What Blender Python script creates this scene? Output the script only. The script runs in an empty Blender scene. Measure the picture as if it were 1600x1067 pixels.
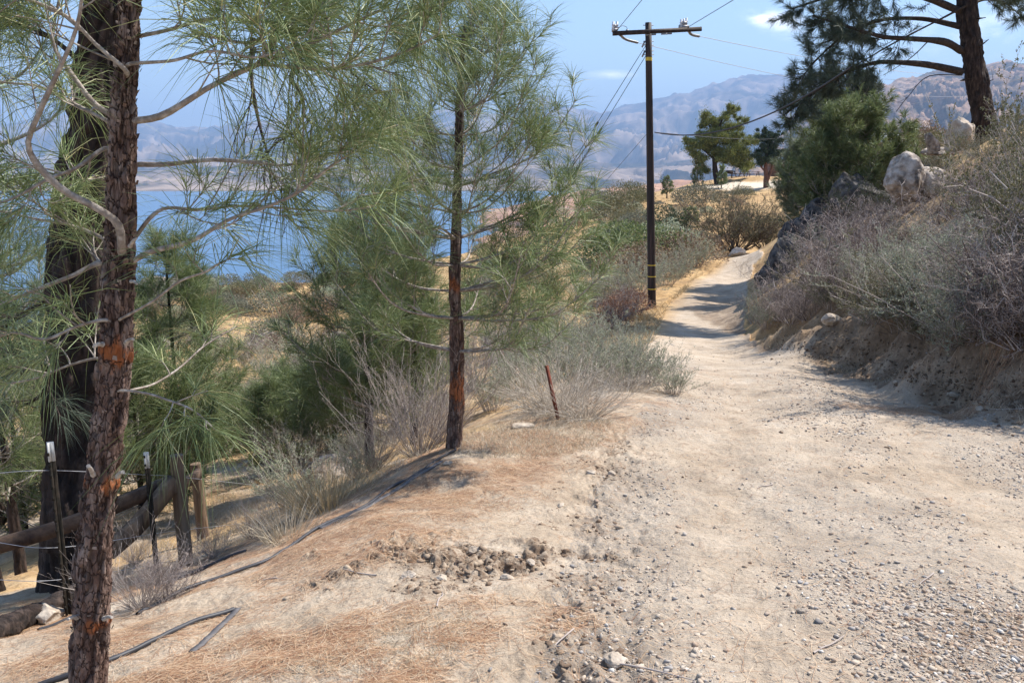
import bpy, math
import numpy as np
R = math.radians
rng = np.random.default_rng(11)
C = bpy.context.scene.collection
S = bpy.context.scene

# ------------------------------------------------------------------ camera, sky, sun
F_PX, PITCH = 1330.0, R(11.2)            # focal length in pixels of a 1600 px wide frame
cd = bpy.data.cameras.new("camera"); cam = bpy.data.objects.new("camera", cd); C.objects.link(cam)
cd.sensor_width = 36; cd.lens = 36 * F_PX / 1600; cd.clip_start = 0.05; cd.clip_end = 60000
cam.location = (0, 0, 0); cam.rotation_euler = (math.pi / 2 - PITCH, 0, 0)
S.camera = cam
SUN_AZ, SUN_EL = R(60), R(51)            # azimuth clockwise from the viewing direction (+Y)
sl = bpy.data.lights.new("sun", 'SUN'); sl.energy = 5.0; sl.angle = R(0.53); sl.color = (1.0, .95, .87)
so = bpy.data.objects.new("sun", sl); C.objects.link(so)
so.rotation_euler = (math.pi / 2 - SUN_EL, 0, math.pi - SUN_AZ)
W = bpy.data.worlds.new("World"); S.world = W; W.use_nodes = True
S.view_settings.view_transform = 'Standard'; S.view_settings.look = 'None'
S.view_settings.exposure = 0.92; S.view_settings.gamma = 1
S.cycles.max_bounces = 6; S.cycles.diffuse_bounces = 2; S.cycles.glossy_bounces = 2
S.cycles.transmission_bounces = 2; S.cycles.volume_bounces = 0; S.cycles.transparent_max_bounces = 4
S.cycles.use_denoising = True; S.cycles.use_fast_gi = False


def sky():
    nt = W.node_tree; N = nt.nodes; L = nt.links
    bg = N['Background']; bg.inputs['Strength'].default_value = 0.112
    st = N.new('ShaderNodeTexSky'); st.sky_type = 'NISHITA'; st.sun_disc = False
    st.sun_elevation = SUN_EL; st.sun_rotation = SUN_AZ; st.altitude = 900
    st.air_density = 1.25; st.dust_density = 0.4; st.ozone_density = 2.5
    # thin clouds in the sky dome itself, placed by direction
    tc = N.new('ShaderNodeTexCoord')
    nz = N.new('ShaderNodeTexNoise'); nz.inputs['Scale'].default_value = 26; nz.inputs['Detail'].default_value = 7
    nz.inputs['Roughness'].default_value = .6
    mp = N.new('ShaderNodeMapping'); mp.inputs['Scale'].default_value = (1, 1, 2.3)
    L.new(tc.outputs['Generated'], mp.inputs[0]); L.new(mp.outputs[0], nz.inputs['Vector'])
    tot = None
    for (px, py, w, h, amt) in ((1185, 27, .026, .011, .8), (1218, 36, .030, .014, .9), (955, 117, .034, .0065, .7), (1240, 48, .03, .012, .4),
                                (880, 118, .02, .005, .3), (1570, 45, .06, .03, .5), (460, 120, .10, .03, .55), (985, 160, .05, .007, .35), (1450, 60, .09, .03, .35)):
        d = ray(px, py); d = d / np.linalg.norm(d)
        s = N.new('ShaderNodeVectorMath'); s.operation = 'SUBTRACT'; L.new(tc.outputs['Generated'], s.inputs[0]); s.inputs[1].default_value = d
        m = N.new('ShaderNodeVectorMath'); m.operation = 'MULTIPLY'; L.new(s.outputs[0], m.inputs[0]); m.inputs[1].default_value = (1 / w, 1 / w, 1 / h)
        ln = N.new('ShaderNodeVectorMath'); ln.operation = 'LENGTH'; L.new(m.outputs[0], ln.inputs[0])
        a = N.new('ShaderNodeMath'); a.operation = 'MULTIPLY_ADD'; L.new(ln.outputs['Value'], a.inputs[0]); a.inputs[1].default_value = -amt; a.inputs[2].default_value = amt
        b = N.new('ShaderNodeMath'); b.operation = 'MAXIMUM'; L.new(a.outputs[0], b.inputs[0]); b.inputs[1].default_value = 0
        if tot is None: tot = b
        else:
            c = N.new('ShaderNodeMath'); c.operation = 'ADD'; L.new(tot.outputs[0], c.inputs[0]); L.new(b.outputs[0], c.inputs[1]); tot = c
    r = N.new('ShaderNodeMapRange'); r.inputs[1].default_value = .42; r.inputs[2].default_value = .62; L.new(nz.outputs[0], r.inputs[0])
    mu = N.new('ShaderNodeMath'); mu.operation = 'MULTIPLY'; mu.use_clamp = True; L.new(tot.outputs[0], mu.inputs[0]); L.new(r.outputs[0], mu.inputs[1])
    mx = N.new('ShaderNodeMix'); mx.data_type = 'RGBA'; L.new(mu.outputs[0], mx.inputs[0]); L.new(st.outputs[0], mx.inputs[6]); mx.inputs[7].default_value = (15, 15, 15.5, 1)
    L.new(mx.outputs[2], bg.inputs['Color'])


# ------------------------------------------------------------------ helpers
def ray(px, py):
    x = (px - 800) / F_PX; y = -(py - 533.5) / F_PX
    c, s = math.cos(PITCH), math.sin(PITCH)
    return np.array([x, c + y * s, -s + y * c])
def at(px, py, Y):
    d = ray(px, py); return d * (Y / d[1])
def path(pts, Y0, Y1=None):
    """pixel polyline with forward distance running from Y0 to Y1 (metres)"""
    n = len(pts); Y1 = Y0 if Y1 is None else Y1
    return np.array([at(p[0], p[1], p[2] if len(p) > 2 else Y0 + (Y1 - Y0) * i / max(1, n - 1)) for i, p in enumerate(pts)])
def _h(ix, iy, iz, seed):
    n = (ix.astype(np.int64) * 374761393 + iy.astype(np.int64) * 668265263 + iz.astype(np.int64) * 2147483647 + seed * 1274126177) & 0xffffffff
    n = ((n ^ (n >> 13)) * 1274126177) & 0xffffffff
    n = ((n ^ (n >> 16)) * 2246822519) & 0xffffffff
    return ((n ^ (n >> 15)) & 0xffff) / 32767.5 - 1
def noise(x, y, z=0.0, seed=0):
    x, y, z = np.broadcast_arrays(np.asarray(x, float), np.asarray(y, float), np.asarray(z, float))
    ix, iy, iz = np.floor(x), np.floor(y), np.floor(z); fx, fy, fz = x - ix, y - iy, z - iz
    fx = fx * fx * (3 - 2 * fx); fy = fy * fy * (3 - 2 * fy); fz = fz * fz * (3 - 2 * fz)
    o = 0
    for a in (0, 1):
        wx = fx if a else 1 - fx
        for b in (0, 1):
            wy = fy if b else 1 - fy
            for c in ((0, 1) if np.any(fz) else (0,)):
                o = o + wx * wy * (fz if c else 1 - fz) * _h(ix + a, iy + b, iz + c, seed)
    return o
def fbm(x, y, z=0.0, oct=4, seed=0, gain=.5):
    o = 0; a = 1; t = 0
    for i in range(oct):
        o = o + a * noise(np.asarray(x) * 2 ** i, np.asarray(y) * 2 ** i, np.asarray(z) * 2 ** i, seed + i * 17); t += a; a *= gain
    return o / t
def sm(a, b, x): t = np.clip((x - a) / (b - a), 0, 1); return t * t * (3 - 2 * t)
def norm(v): return v / (np.linalg.norm(v, axis=-1, keepdims=True) + 1e-12)
def catmull(P, n):
    P = np.asarray(P, float)
    if len(P) < 3: return P[0] + (P[-1] - P[0]) * np.linspace(0, 1, n)[:, None]
    Q = np.vstack([2 * P[0] - P[1], P, 2 * P[-1] - P[-2]]); m = len(P) - 1
    u = np.linspace(0, m - 1e-6, n); i = u.astype(int); f = (u - i)[:, None]
    a, b, c, d = Q[i], Q[i + 1], Q[i + 2], Q[i + 3]
    return .5 * (2 * b + (c - a) * f + (2 * a - 5 * b + 4 * c - d) * f ** 2 + (3 * b - a - 3 * c + d) * f ** 3)

class MB:
    """collects verts, quads and tris and links them as ONE mesh object"""
    def __init__(s): s.v = []; s.q = []; s.t = []; s.qm = []; s.tm = []; s.n = 0; s.at = {}
    def add(s, v, q=None, t=None, m=0, **at):
        v = np.asarray(v, np.float32).reshape(-1, 3)
        if q is not None and len(q): q = np.asarray(q, np.int64).reshape(-1, 4); s.q.append(q + s.n); s.qm.append(np.full(len(q), m))
        if t is not None and len(t): t = np.asarray(t, np.int64).reshape(-1, 3); s.t.append(t + s.n); s.tm.append(np.full(len(t), m))
        s.v.append(v); s.n += len(v)
        for k, a in at.items(): s.at.setdefault(k, []).append(np.broadcast_to(np.asarray(a, np.float32), (len(v),)))
        return s
    def mesh(s, name, mats, smooth=True):
        me = bpy.data.meshes.new(name)
        V = np.concatenate(s.v) if s.v else np.zeros((0, 3), np.float32)
        Q = np.concatenate(s.q) if s.q else np.zeros((0, 4), int); T = np.concatenate(s.t) if s.t else np.zeros((0, 3), int)
        me.vertices.add(len(V)); me.vertices.foreach_set('co', V.ravel())
        me.loops.add(Q.size + T.size); me.loops.foreach_set('vertex_index', np.concatenate([Q.ravel(), T.ravel()]).astype(np.int32))
        me.polygons.add(len(Q) + len(T))
        me.polygons.foreach_set('loop_start', np.concatenate([np.arange(len(Q)) * 4, Q.size + np.arange(len(T)) * 3]).astype(np.int32))
        me.polygons.foreach_set('material_index', np.concatenate(s.qm + s.tm).astype(np.int32) if (s.qm or s.tm) else np.zeros(0, np.int32))
        if smooth: me.polygons.foreach_set('use_smooth', np.ones(len(Q) + len(T), bool))
        for k, a in s.at.items():
            a = np.concatenate(a)
            if len(a) == len(V):
                at_ = me.attributes.new(k, 'FLOAT', 'POINT'); at_.data.foreach_set('value', a.astype(np.float32))
        me.update(calc_edges=True)
        for m in (mats if isinstance(mats, (list, tuple)) else [mats]): me.materials.append(m)
        return me
    def build(s, name, mats, parent=None, smooth=True):
        return link(name, s.mesh(name, mats, smooth), parent)
def link(name, data, parent=None, loc=None, rz=0, sc=None, rot=None):
    o = bpy.data.objects.new(name, data); C.objects.link(o)
    if loc is not None: o.location = [float(a) for a in loc]
    o.rotation_euler = rot if rot is not None else (0, 0, rz)
    if sc is not None: o.scale = (sc, sc, sc) if np.isscalar(sc) else sc
    if parent is not None: o.parent = parent
    return o
def tag(o, label=None, cat=None, group=None, kind=None):
    if label: o['label'] = label
    if cat: o['category'] = cat
    if group: o['group'] = group
    if kind: o['kind'] = kind
    return o
def empty(name, loc, label, cat, group=None, rz=0, sc=None):
    return tag(link(name, None, loc=loc, rz=rz, sc=sc), label, cat, group)

def tubes(P, Rr, k=5, cap=False):
    """P [M,n,3] centre lines, Rr [M,n] radii -> verts, quads"""
    P = np.asarray(P, float); Rr = np.asarray(Rr, float); M, n, _ = P.shape
    t = norm(np.gradient(P, axis=1))
    ref = np.where(np.abs(norm(P[:, -1] - P[:, 0])[:, 2:3]) > .8, np.array([[1., .13, 0]]), np.array([[.1, .05, 1.]]))[:, None, :]
    a = norm(np.cross(t, np.broadcast_to(ref, t.shape))); b = np.cross(t, a)
    th = np.arange(k) * 2 * math.pi / k
    V = P[:, :, None] + Rr[:, :, None, None] * (a[:, :, None] * np.cos(th)[:, None] + b[:, :, None] * np.sin(th)[:, None])
    m, i, j = np.meshgrid(np.arange(M), np.arange(n - 1), np.arange(k), indexing='ij')
    id_ = lambda m, i, j: (m * n + i) * k + j % k
    Q = np.stack([id_(m, i, j), id_(m, i, j + 1), id_(m, i + 1, j + 1), id_(m, i + 1, j)], -1).reshape(-1, 4)
    return V.reshape(-1, 3), Q
def box(mb, c, s, rot=None, m=0):
    v = np.array([[x, y, z] for x in (-.5, .5) for y in (-.5, .5) for z in (-.5, .5)]) * np.array(s)
    if rot is not None: v = v @ np.array(rot).T
    mb.add(v + np.array(c), q=[[0, 1, 3, 2], [4, 6, 7, 5], [0, 4, 5, 1], [2, 3, 7, 6], [0, 2, 6, 4], [1, 5, 7, 3]], m=m)
def cyl(mb, a, b, r0, r1=None, k=12, m=0, caps=True):
    a, b = np.array(a, float), np.array(b, float); r1 = r0 if r1 is None else r1
    v, q = tubes(np.array([[a, b]]), np.array([[r0, r1]]), k)
    t = []
    if caps:
        v = np.vstack([v, a, b]); n = 2 * k
        t = [[n, (j + 1) % k, j] for j in range(k)] + [[n + 1, k + j, k + (j + 1) % k] for j in range(k)]
    mb.add(v, q, t, m=m)
def lathe(mb, o, prof, k=14, m=0, axis=(0, 0, 1)):
    ax = norm(np.array(axis, float)); ref = np.array([1, .2, 0.]) if abs(ax[2]) > .7 else np.array([0, 0, 1.])
    a = norm(np.cross(ax, ref)); b = np.cross(ax, a); th = np.arange(k) * 2 * math.pi / k
    V = np.concatenate([np.array(o) + ax * z + r * (a * np.cos(th)[:, None] + b * np.sin(th)[:, None]) for r, z in prof])
    n = len(prof); Q = [[i * k + j, i * k + (j + 1) % k, (i + 1) * k + (j + 1) % k, (i + 1) * k + j] for i in range(n - 1) for j in range(k)]
    mb.add(V, Q, m=m)
def ribbons(P, D, L, Wd, bend, rs=None):
    """needles / blades: [M] thin tapered 2-segment ribbons"""
    M = len(P); rs = rs or rng
    L = np.broadcast_to(L, (M,))[:, None]; Wd = np.broadcast_to(Wd, (M,))[:, None]
    s = norm(np.cross(D, norm(rs.normal(size=(M, 3)))))
    p1 = P + D * L * .5 + bend * .25; p2 = P + D * L + bend
    V = np.stack([P - s * Wd, P + s * Wd, p1 - s * Wd * .9, p1 + s * Wd * .9, p2], 1)
    b = np.arange(M)[:, None] * 5
    return V.reshape(-1, 3), b + np.array([[0, 1, 3, 2]]), b + np.array([[2, 3, 4]])
def leaves(P, D, L, Wd, rs=None):
    M = len(P); rs = rs or rng
    L = np.broadcast_to(L, (M,))[:, None]; Wd = np.broadcast_to(Wd, (M,))[:, None]
    s = norm(np.cross(D, norm(rs.normal(size=(M, 3)))))
    V = np.stack([P, P + D * L * .5 - s * Wd, P + D * L, P + D * L * .5 + s * Wd], 1)
    return V.reshape(-1, 3), np.arange(M)[:, None] * 4 + np.array([[0, 1, 2, 3]])
def interp(P, idx, s):
    n = P.shape[1]; u = np.clip(s, 0, .9999) * (n - 1); i = u.astype(int); f = (u - i)[:, None]
    a = P[idx, i]; b = P[idx, i + 1]
    return a * (1 - f) + b * f, norm(b - a)

# ------------------------------------------------------------------ materials
def ramp(nt, cols, mode='LINEAR'):
    r = nt.nodes.new('ShaderNodeValToRGB'); e = r.color_ramp.elements; r.color_ramp.interpolation = mode
    while len(e) < len(cols): e.new(.5)
    for k, (p, c) in enumerate(cols): e[k].position = p; e[k].color = (*c, 1)
    return r
def M(name, cols, src='noise', scale=4., detail=6., rough=.85, bump=0., bscale=20., trans=0., spec=.3, stretch=None, metal=0., attr=None, world=False, dist=0.):
    m = bpy.data.materials.new(name); m.use_nodes = True; nt = m.node_tree; N = nt.nodes; L = nt.links
    p = N['Principled BSDF']; p.inputs['Roughness'].default_value = rough; p.inputs['Specular IOR Level'].default_value = spec; p.inputs['Metallic'].default_value = metal
    g = N.new('ShaderNodeNewGeometry'); tc = N.new('ShaderNodeTexCoord'); vec = g.outputs['Position'] if world else tc.outputs['Object']
    if stretch:
        mp = N.new('ShaderNodeMapping'); mp.inputs['Scale'].default_value = stretch; L.new(vec, mp.inputs[0]); vec = mp.outputs[0]
    if src == 'island': fac = g.outputs['Random Per Island']
    else:
        n = N.new('ShaderNodeTexNoise'); n.inputs['Scale'].default_value = scale; n.inputs['Detail'].default_value = detail; n.inputs['Roughness'].default_value = .62
        n.inputs['Distortion'].default_value = dist; L.new(vec, n.inputs['Vector']); fac = n.outputs[0]
    r = ramp(nt, cols); L.new(fac, r.inputs[0]); col = r.outputs[0]
    for (an, c, k) in (attr or []):
        a = N.new('ShaderNodeAttribute'); a.attribute_name = an
        mm = N.new('ShaderNodeMath'); mm.operation = 'MULTIPLY'; mm.use_clamp = True; mm.inputs[1].default_value = k; L.new(a.outputs['Fac'], mm.inputs[0])
        x = N.new('ShaderNodeMix'); x.data_type = 'RGBA'; L.new(mm.outputs[0], x.inputs[0]); L.new(col, x.inputs[6]); x.inputs[7].default_value = (*c, 1); col = x.outputs[2]
    L.new(col, p.inputs['Base Color'])
    if bump:
        bn = N.new('ShaderNodeTexNoise'); bn.inputs['Scale'].default_value = bscale; bn.inputs['Detail'].default_value = 8; L.new(vec, bn.inputs['Vector'])
        bm = N.new('ShaderNodeBump'); bm.inputs['Strength'].default_value = 1; bm.inputs['Distance'].default_value = bump; L.new(bn.outputs[0], bm.inputs['Height']); L.new(bm.outputs[0], p.inputs['Normal'])
    if trans:
        t = N.new('ShaderNodeBsdfTranslucent'); L.new(col, t.inputs[0]); mx = N.new('ShaderNodeMixShader'); mx.inputs[0].default_value = trans
        L.new(p.outputs[0], mx.inputs[1]); L.new(t.outputs[0], mx.inputs[2]); L.new(mx.outputs[0], N['Material Output'].inputs[0])
    return m

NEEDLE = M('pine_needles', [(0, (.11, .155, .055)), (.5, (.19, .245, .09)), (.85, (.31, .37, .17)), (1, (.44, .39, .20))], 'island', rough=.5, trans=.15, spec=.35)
NEEDLE_FAR = M('pine_needles_blue_green', [(0, (.11, .15, .055)), (.6, (.19, .235, .095)), (1, (.31, .34, .17))], 'island', rough=.5, trans=.25)
NEEDLE_GREY = M('pine_needles_grey_green', [(0, (.10, .13, .07)), (.6, (.19, .22, .125)), (1, (.32, .34, .23))], 'island', rough=.5, trans=.2)
NEEDLE_DARK = M('pine_needles_shade_dark', [(0, (.05, .075, .05)), (.6, (.09, .12, .08)), (1, (.15, .17, .12))], 'island', rough=.6, trans=.15)  # darker needle copy; backlit shade of the big right pine is in its colour
BARK = M('flaking_red_bark', [(.28, (.07, .04, .03)), (.44, (.15, .09, .07)), (.56, (.23, .16, .13)), (.70, (.36, .29, .25))], scale=22, detail=8, rough=.75, bump=.012, bscale=60,
         stretch=(1, 1, .45), attr=[('crk', (.02, .012, .01), 1.), ('orange', (.34, .11, .035), .85), ('pale', (.55, .48, .44), 1.)], spec=.35)
def plates(m, scale, st, dark, w, depth):
    nt = m.node_tree; N = nt.nodes; L = nt.links; p = N['Principled BSDF']; tc = N.new('ShaderNodeTexCoord'); mp = N.new('ShaderNodeMapping'); mp.inputs['Scale'].default_value = st; L.new(tc.outputs['Object'], mp.inputs[0])
    nz = N.new('ShaderNodeTexNoise'); nz.inputs['Scale'].default_value = scale * .9; nz.inputs['Detail'].default_value = 4; L.new(mp.outputs[0], nz.inputs['Vector'])
    ad = N.new('ShaderNodeVectorMath'); ad.operation = 'MULTIPLY_ADD'; L.new(nz.outputs['Color'], ad.inputs[0]); ad.inputs[1].default_value = (1.5 / scale,) * 3; L.new(mp.outputs[0], ad.inputs[2])
    v = N.new('ShaderNodeTexVoronoi'); v.feature = 'DISTANCE_TO_EDGE'; v.inputs['Scale'].default_value = scale; L.new(ad.outputs[0], v.inputs['Vector'])
    r = N.new('ShaderNodeMapRange'); r.inputs[2].default_value = w; L.new(v.outputs['Distance'], r.inputs[0])
    old = p.inputs['Base Color'].links[0].from_socket; x = N.new('ShaderNodeMix'); x.data_type = 'RGBA'; L.new(r.outputs[0], x.inputs[0]); x.inputs[6].default_value = (*dark, 1); L.new(old, x.inputs[7]); L.new(x.outputs[2], p.inputs['Base Color'])
    b = N.new('ShaderNodeBump'); b.inputs['Distance'].default_value = depth; L.new(r.outputs[0], b.inputs['Height']); L.new(p.inputs['Normal'].links[0].from_socket, b.inputs['Normal']); L.new(b.outputs[0], p.inputs['Normal'])
plates(BARK, 40, (1, 1, .42), (.05, .022, .015), .06, .005)
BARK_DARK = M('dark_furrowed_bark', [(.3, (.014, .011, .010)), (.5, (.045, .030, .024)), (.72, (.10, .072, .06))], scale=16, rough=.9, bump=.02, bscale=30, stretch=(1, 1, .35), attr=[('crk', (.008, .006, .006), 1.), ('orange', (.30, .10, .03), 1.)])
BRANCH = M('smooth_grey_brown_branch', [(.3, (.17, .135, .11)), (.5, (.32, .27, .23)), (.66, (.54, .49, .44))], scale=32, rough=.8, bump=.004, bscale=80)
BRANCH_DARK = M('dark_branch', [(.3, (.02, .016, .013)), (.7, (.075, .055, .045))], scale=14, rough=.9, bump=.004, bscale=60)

# ------------------------------------------------------------------ terrain
CP = []   # control points (x, y, z)
for p in [  # pixel x, pixel y, forward distance of ground the photo shows
    (1000, 1067, 2.46), (1400, 1067, 2.46), (600, 1067, 2.48), (300, 1067, 2.6), (100, 1067, 2.75), (1000, 900, 3.5), (1400, 900, 3.5), (1600, 900, 3.5), (600, 900, 3.5), (1000, 800, 4.5), (1400, 800, 4.5), (1600, 800, 4.5), (700, 800, 4.55),
    (1000, 700, 6.1), (1300, 700, 6.1), (1550, 700, 6.1), (850, 700, 6.15), (1100, 620, 8.5), (1300, 620, 8.5), (1100, 560, 13), (1230, 575, 11.2), (1085, 530, 19), (1090, 500, 24), (1105, 470, 29), (1120, 440, 36), (1155, 410, 51), (1172, 394, 65),
    # right bank: foot, face, crest
    (1600, 655, 7.2), (1500, 622, 8.4), (1400, 592, 10), (1300, 566, 12), (1205, 541, 15), (1180, 512, 20), (1176, 470, 29), (1188, 430, 38), (1200, 402, 55),
    (1450, 645, 7.8), (1550, 672, 6.8), (1350, 606, 9.7), (1250, 574, 11.6), (1390, 322, 24), (1380, 302, 32), (1440, 300, 21), (1440, 284, 27), (1440, 262, 35), (1560, 305, 16), (1340, 340, 28), (1320, 320, 33),
    (1600, 560, 7.8), (1500, 540, 9.0), (1400, 530, 10.7), (1300, 520, 12.7), (1230, 500, 16),
    (1600, 470, 8.6), (1500, 455, 10.2), (1400, 460, 12), (1300, 470, 14.5), (1240, 450, 20), (1600, 400, 11), (1500, 400, 12.8), (1400, 410, 15), (1600, 300, 14.5), (1500, 330, 17), (1400, 350, 19), (1300, 400, 20), (1225, 420, 27),
    (1300, 330, 30), (1250, 345, 42), (1500, 240, 24), (1600, 225, 23), (1545, 222, 20), (1430, 240, 45), (1500, 232, 55), (1350, 285, 45), (1600, 215, 50),
    # edge of the bare shoulder on the left
    (0, 1010, 3.3), (130, 978, 3.5), (260, 938, 3.75), (360, 898, 4.05), (430, 866, 4.35), (600, 762, 5.35), (700, 700, 6.2), (850, 650, 7.3), (960, 600, 9.2), (1000, 545, 14), (965, 500, 23), (1010, 478, 28), (1060, 430, 38), (1110, 400, 50),
    (300, 1000, 3.0), (130, 1020, 3.0), (450, 920, 3.5), (560, 840, 4.2),
    # slope beyond the edge and the hillside across
    (290, 889, 5.3), (350, 868, 5.2), (230, 905, 4.9), (120, 940, 4.8), (0, 950, 5.0), (420, 835, 5.4), (380, 830, 6.3), (300, 850, 6.6), (500, 765, 7.2), (620, 715, 8.2), (740, 660, 9.0), (860, 610, 10.5), (0, 860, 8), (200, 800, 9), (350, 740, 11), (500, 690, 12), (640, 640, 13), (780, 590, 15),
    (0, 700, 18), (200, 680, 18), (400, 640, 20), (560, 610, 20), (700, 570, 23), (860, 530, 22), (920, 500, 27), (0, 600, 32), (200, 580, 32), (400, 560, 34), (560, 530, 38), (700, 490, 45), (820, 450, 45), (920, 450, 36), (980, 440, 38),
    (0, 520, 60), (200, 505, 60), (350, 490, 55), (480, 470, 62), (600, 450, 62), (220, 468, 82), (340, 455, 82), (440, 452, 85), (540, 430, 85), (640, 410, 88), (720, 395, 92), (850, 355, 92), (930, 328, 98), (1000, 306, 108), (1060, 297, 106),
    (1110, 293, 106), (1160, 290, 107), (1250, 288, 108), (1110, 286, 125), (1200, 284, 128), (800, 400, 70), (900, 375, 68), (950, 395, 50), (1000, 360, 75), (1080, 340, 80), (1000, 390, 52), (1100, 370, 66), (1200, 350, 75), (1150, 325, 90), (1250, 320, 88), (1040, 420, 43)]:
    CP.append(at(*p))
def wp(az, r, z): CP.append((r * math.sin(R(az)), r * math.cos(R(az)), z))
for az, L_ in ((180, [(1.5, -1.6), (5, -1.5), (20, -.8), (80, 2), (700, 20)]), (150, [(3, -1.5), (12, 1), (60, 8), (700, 60)]), (110, [(2, -1.6), (5, -1.3), (8, .2), (20, 4), (80, 14), (700, 90)]), (70, [(2, -1.6), (5, -1.6), (6.5, -.8), (9, 0.6), (20, 4), (80, 12), (700, 60)]),
                (45, [(2, -1.6), (5, -1.8), (7, -1.85), (8.2, -.9), (11, 0.1), (20, 2.6), (60, 7), (200, 0), (700, -60)]), (38, [(200, -12), (700, -88)]), (27, [(140, -4), (300, -40), (700, -90)]), (17, [(150, -6), (300, -45), (700, -92)]),
                (5, [(135, -9), (300, -50), (700, -95)]), (-8, [(130, -22), (300, -60), (700, -98)]), (-20, [(120, -25), (300, -65), (700, -98)]), (-32, [(120, -28), (300, -70), (700, -98)]), (-45, [(2, -1.75), (4.5, -2.3), (8, -4), (20, -8), (60, -14), (120, -30), (700, -98)]),
                (-80, [(1.5, -1.65), (3, -1.9), (6, -3.4), (20, -9), (80, -24), (700, -98)]), (-120, [(2, -1.7), (5, -2.6), (20, -7), (80, -18), (700, -90)]), (-150, [(3, -1.7), (12, -2.4), (60, -6), (700, -40)]), (0, [(1.3, -1.6)]), (25, [(1.3, -1.6)]), (-25, [(1.3, -1.61)])):
    for r, z in L_: wp(az, r, z)
CP = np.array(CP); cr = np.hypot(CP[:, 0], CP[:, 1]); caz = np.arctan2(CP[:, 0], CP[:, 1])
KU = 2.2
U = np.stack([caz * KU, np.log(cr)], 1); val = (CP[:, 2] + 1.6) / cr
far_ = np.abs(caz) > R(105)
U = np.vstack([U, U[far_] - np.sign(U[far_, :1]) * np.array([[2 * math.pi * KU, 0]])]); val = np.concatenate([val, val[far_]])
def _phi(d2): return .5 * d2 * np.log(d2 + 1e-12)
_A = _phi(((U[:, None] - U[None]) ** 2).sum(-1)) + 2e-4 * np.eye(len(U)); _P = np.hstack([np.ones((len(U), 1)), U])
_K = np.block([[_A, _P], [_P.T, np.zeros((3, 3))]]); _w = np.linalg.solve(_K, np.concatenate([val, np.zeros(3)]))
def tps(az, lr):
    out = np.empty(az.size); a = az.ravel() * KU; b = lr.ravel()
    for i in range(0, a.size, 60000):
        x, y = a[i:i + 60000], b[i:i + 60000]
        out[i:i + 60000] = _phi((x[:, None] - U[:, 0]) ** 2 + (y[:, None] - U[:, 1]) ** 2) @ _w[:-3] + _w[-3] + _w[-2] * x + _w[-1] * y
    return out.reshape(az.shape)
gaz = R(1) * np.concatenate([np.linspace(-180, -42, 70)[:-1], np.linspace(-42, -36, 25)[:-1], np.linspace(-36, 36, 820), np.linspace(36, 42, 25)[1:], np.linspace(42, 180, 70)[1:]])
glr = np.concatenate([np.log(np.linspace(.02, 1.25, 8))[:-1], np.linspace(math.log(1.25), math.log(2.2), 40)[:-1], np.linspace(math.log(2.2), math.log(13), 430), np.linspace(math.log(13), math.log(130), 300)[1:], np.linspace(math.log(130), math.log(900), 60)[1:]])
# coarse TPS table then smooth resample (it varies slowly)
caz_ = np.linspace(-math.pi, math.pi, 721); clr_ = np.linspace(math.log(1.2), math.log(900), 330)
_T = tps(*np.meshgrid(caz_, clr_, indexing='ij'))
def bil(Tb, xs, ys, x, y):
    u = np.clip(np.interp(x, xs, np.arange(len(xs))), 0, len(xs) - 1.0001); v = np.clip(np.interp(y, ys, np.arange(len(ys))), 0, len(ys) - 1.0001)
    i, j = u.astype(int), v.astype(int); f, g = u - i, v - j
    return Tb[i, j] * (1 - f) * (1 - g) + Tb[i + 1, j] * f * (1 - g) + Tb[i, j + 1] * (1 - f) * g + Tb[i + 1, j + 1] * f * g
def Hbase(x, y):
    r = np.hypot(x, y); az = np.arctan2(x, y)
    return -1.6 + r * bil(_T, caz_, clr_, az, np.log(np.maximum(r, 1.2))) * sm(.3, 1.2, r)
def project(x, y, z):
    c, s = math.cos(PITCH), math.sin(PITCH); f = y * c - z * s; f = np.where(f < .05, .05, f)
    return 800 + F_PX * x / f, 533.5 - F_PX * (y * s + z * c) / f
# outlines of the ground's own kinds of surface, as plan polygons
def plan(pts): return np.array([[*ground0(a, b)[:2]] for a, b in pts])
def ground0(px, py, H=None):
    H = H or Hbase; d = ray(px, py); Y = np.exp(np.linspace(math.log(1.0), math.log(160), 2500)) / d[1]
    P = d[None] * Y[:, None]; h = P[:, 2] - H(P[:, 0], P[:, 1]); k = np.argmax(h < 0)
    if h[k] >= 0: k = len(Y) - 1
    k = max(k, 1); t = h[k - 1] / (h[k - 1] - h[k] + 1e-9); return P[k - 1] + (P[k] - P[k - 1]) * min(max(t, 0), 1)
def inside(poly, x, y):
    o = np.zeros(np.shape(x), bool); n = len(poly)
    for i in range(n):
        x0, y0 = poly[i]; x1, y1 = poly[(i + 1) % n]
        c = (y0 > y) != (y1 > y); o ^= c & (x < (x1 - x0) * (y - y0) / (y1 - y0 + 1e-12) + x0)
    return o
def pdist(line, x, y):
    d = np.full(np.shape(x), 1e9)
    for (x0, y0), (x1, y1) in zip(line[:-1], line[1:]):
        dx, dy = x1 - x0, y1 - y0; t = np.clip(((x - x0) * dx + (y - y0) * dy) / (dx * dx + dy * dy + 1e-9), 0, 1)
        d = np.minimum(d, np.hypot(x - x0 - t * dx, y - y0 - t * dy))
    return d
rl = plan([(820, 1060), (860, 900), (905, 800), (945, 720), (985, 660), (1040, 610), (1025, 570), (1008, 535), (1022, 500), (1045, 470), (1075, 440), (1125, 412), (1150, 401), (1166, 394)])
rr = plan([(1193, 398), (1178, 412), (1168, 440), (1166, 470), (1164, 500), (1172, 525), (1220, 548), (1300, 570), (1400, 600), (1500, 638), (1600, 680)])
ROAD = np.vstack([[rl[0][0] - .1, -3], rl, rr, [rr[-1][0] + .9, 4.6], [4.6, 2.5], [4.4, -3]])
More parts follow.
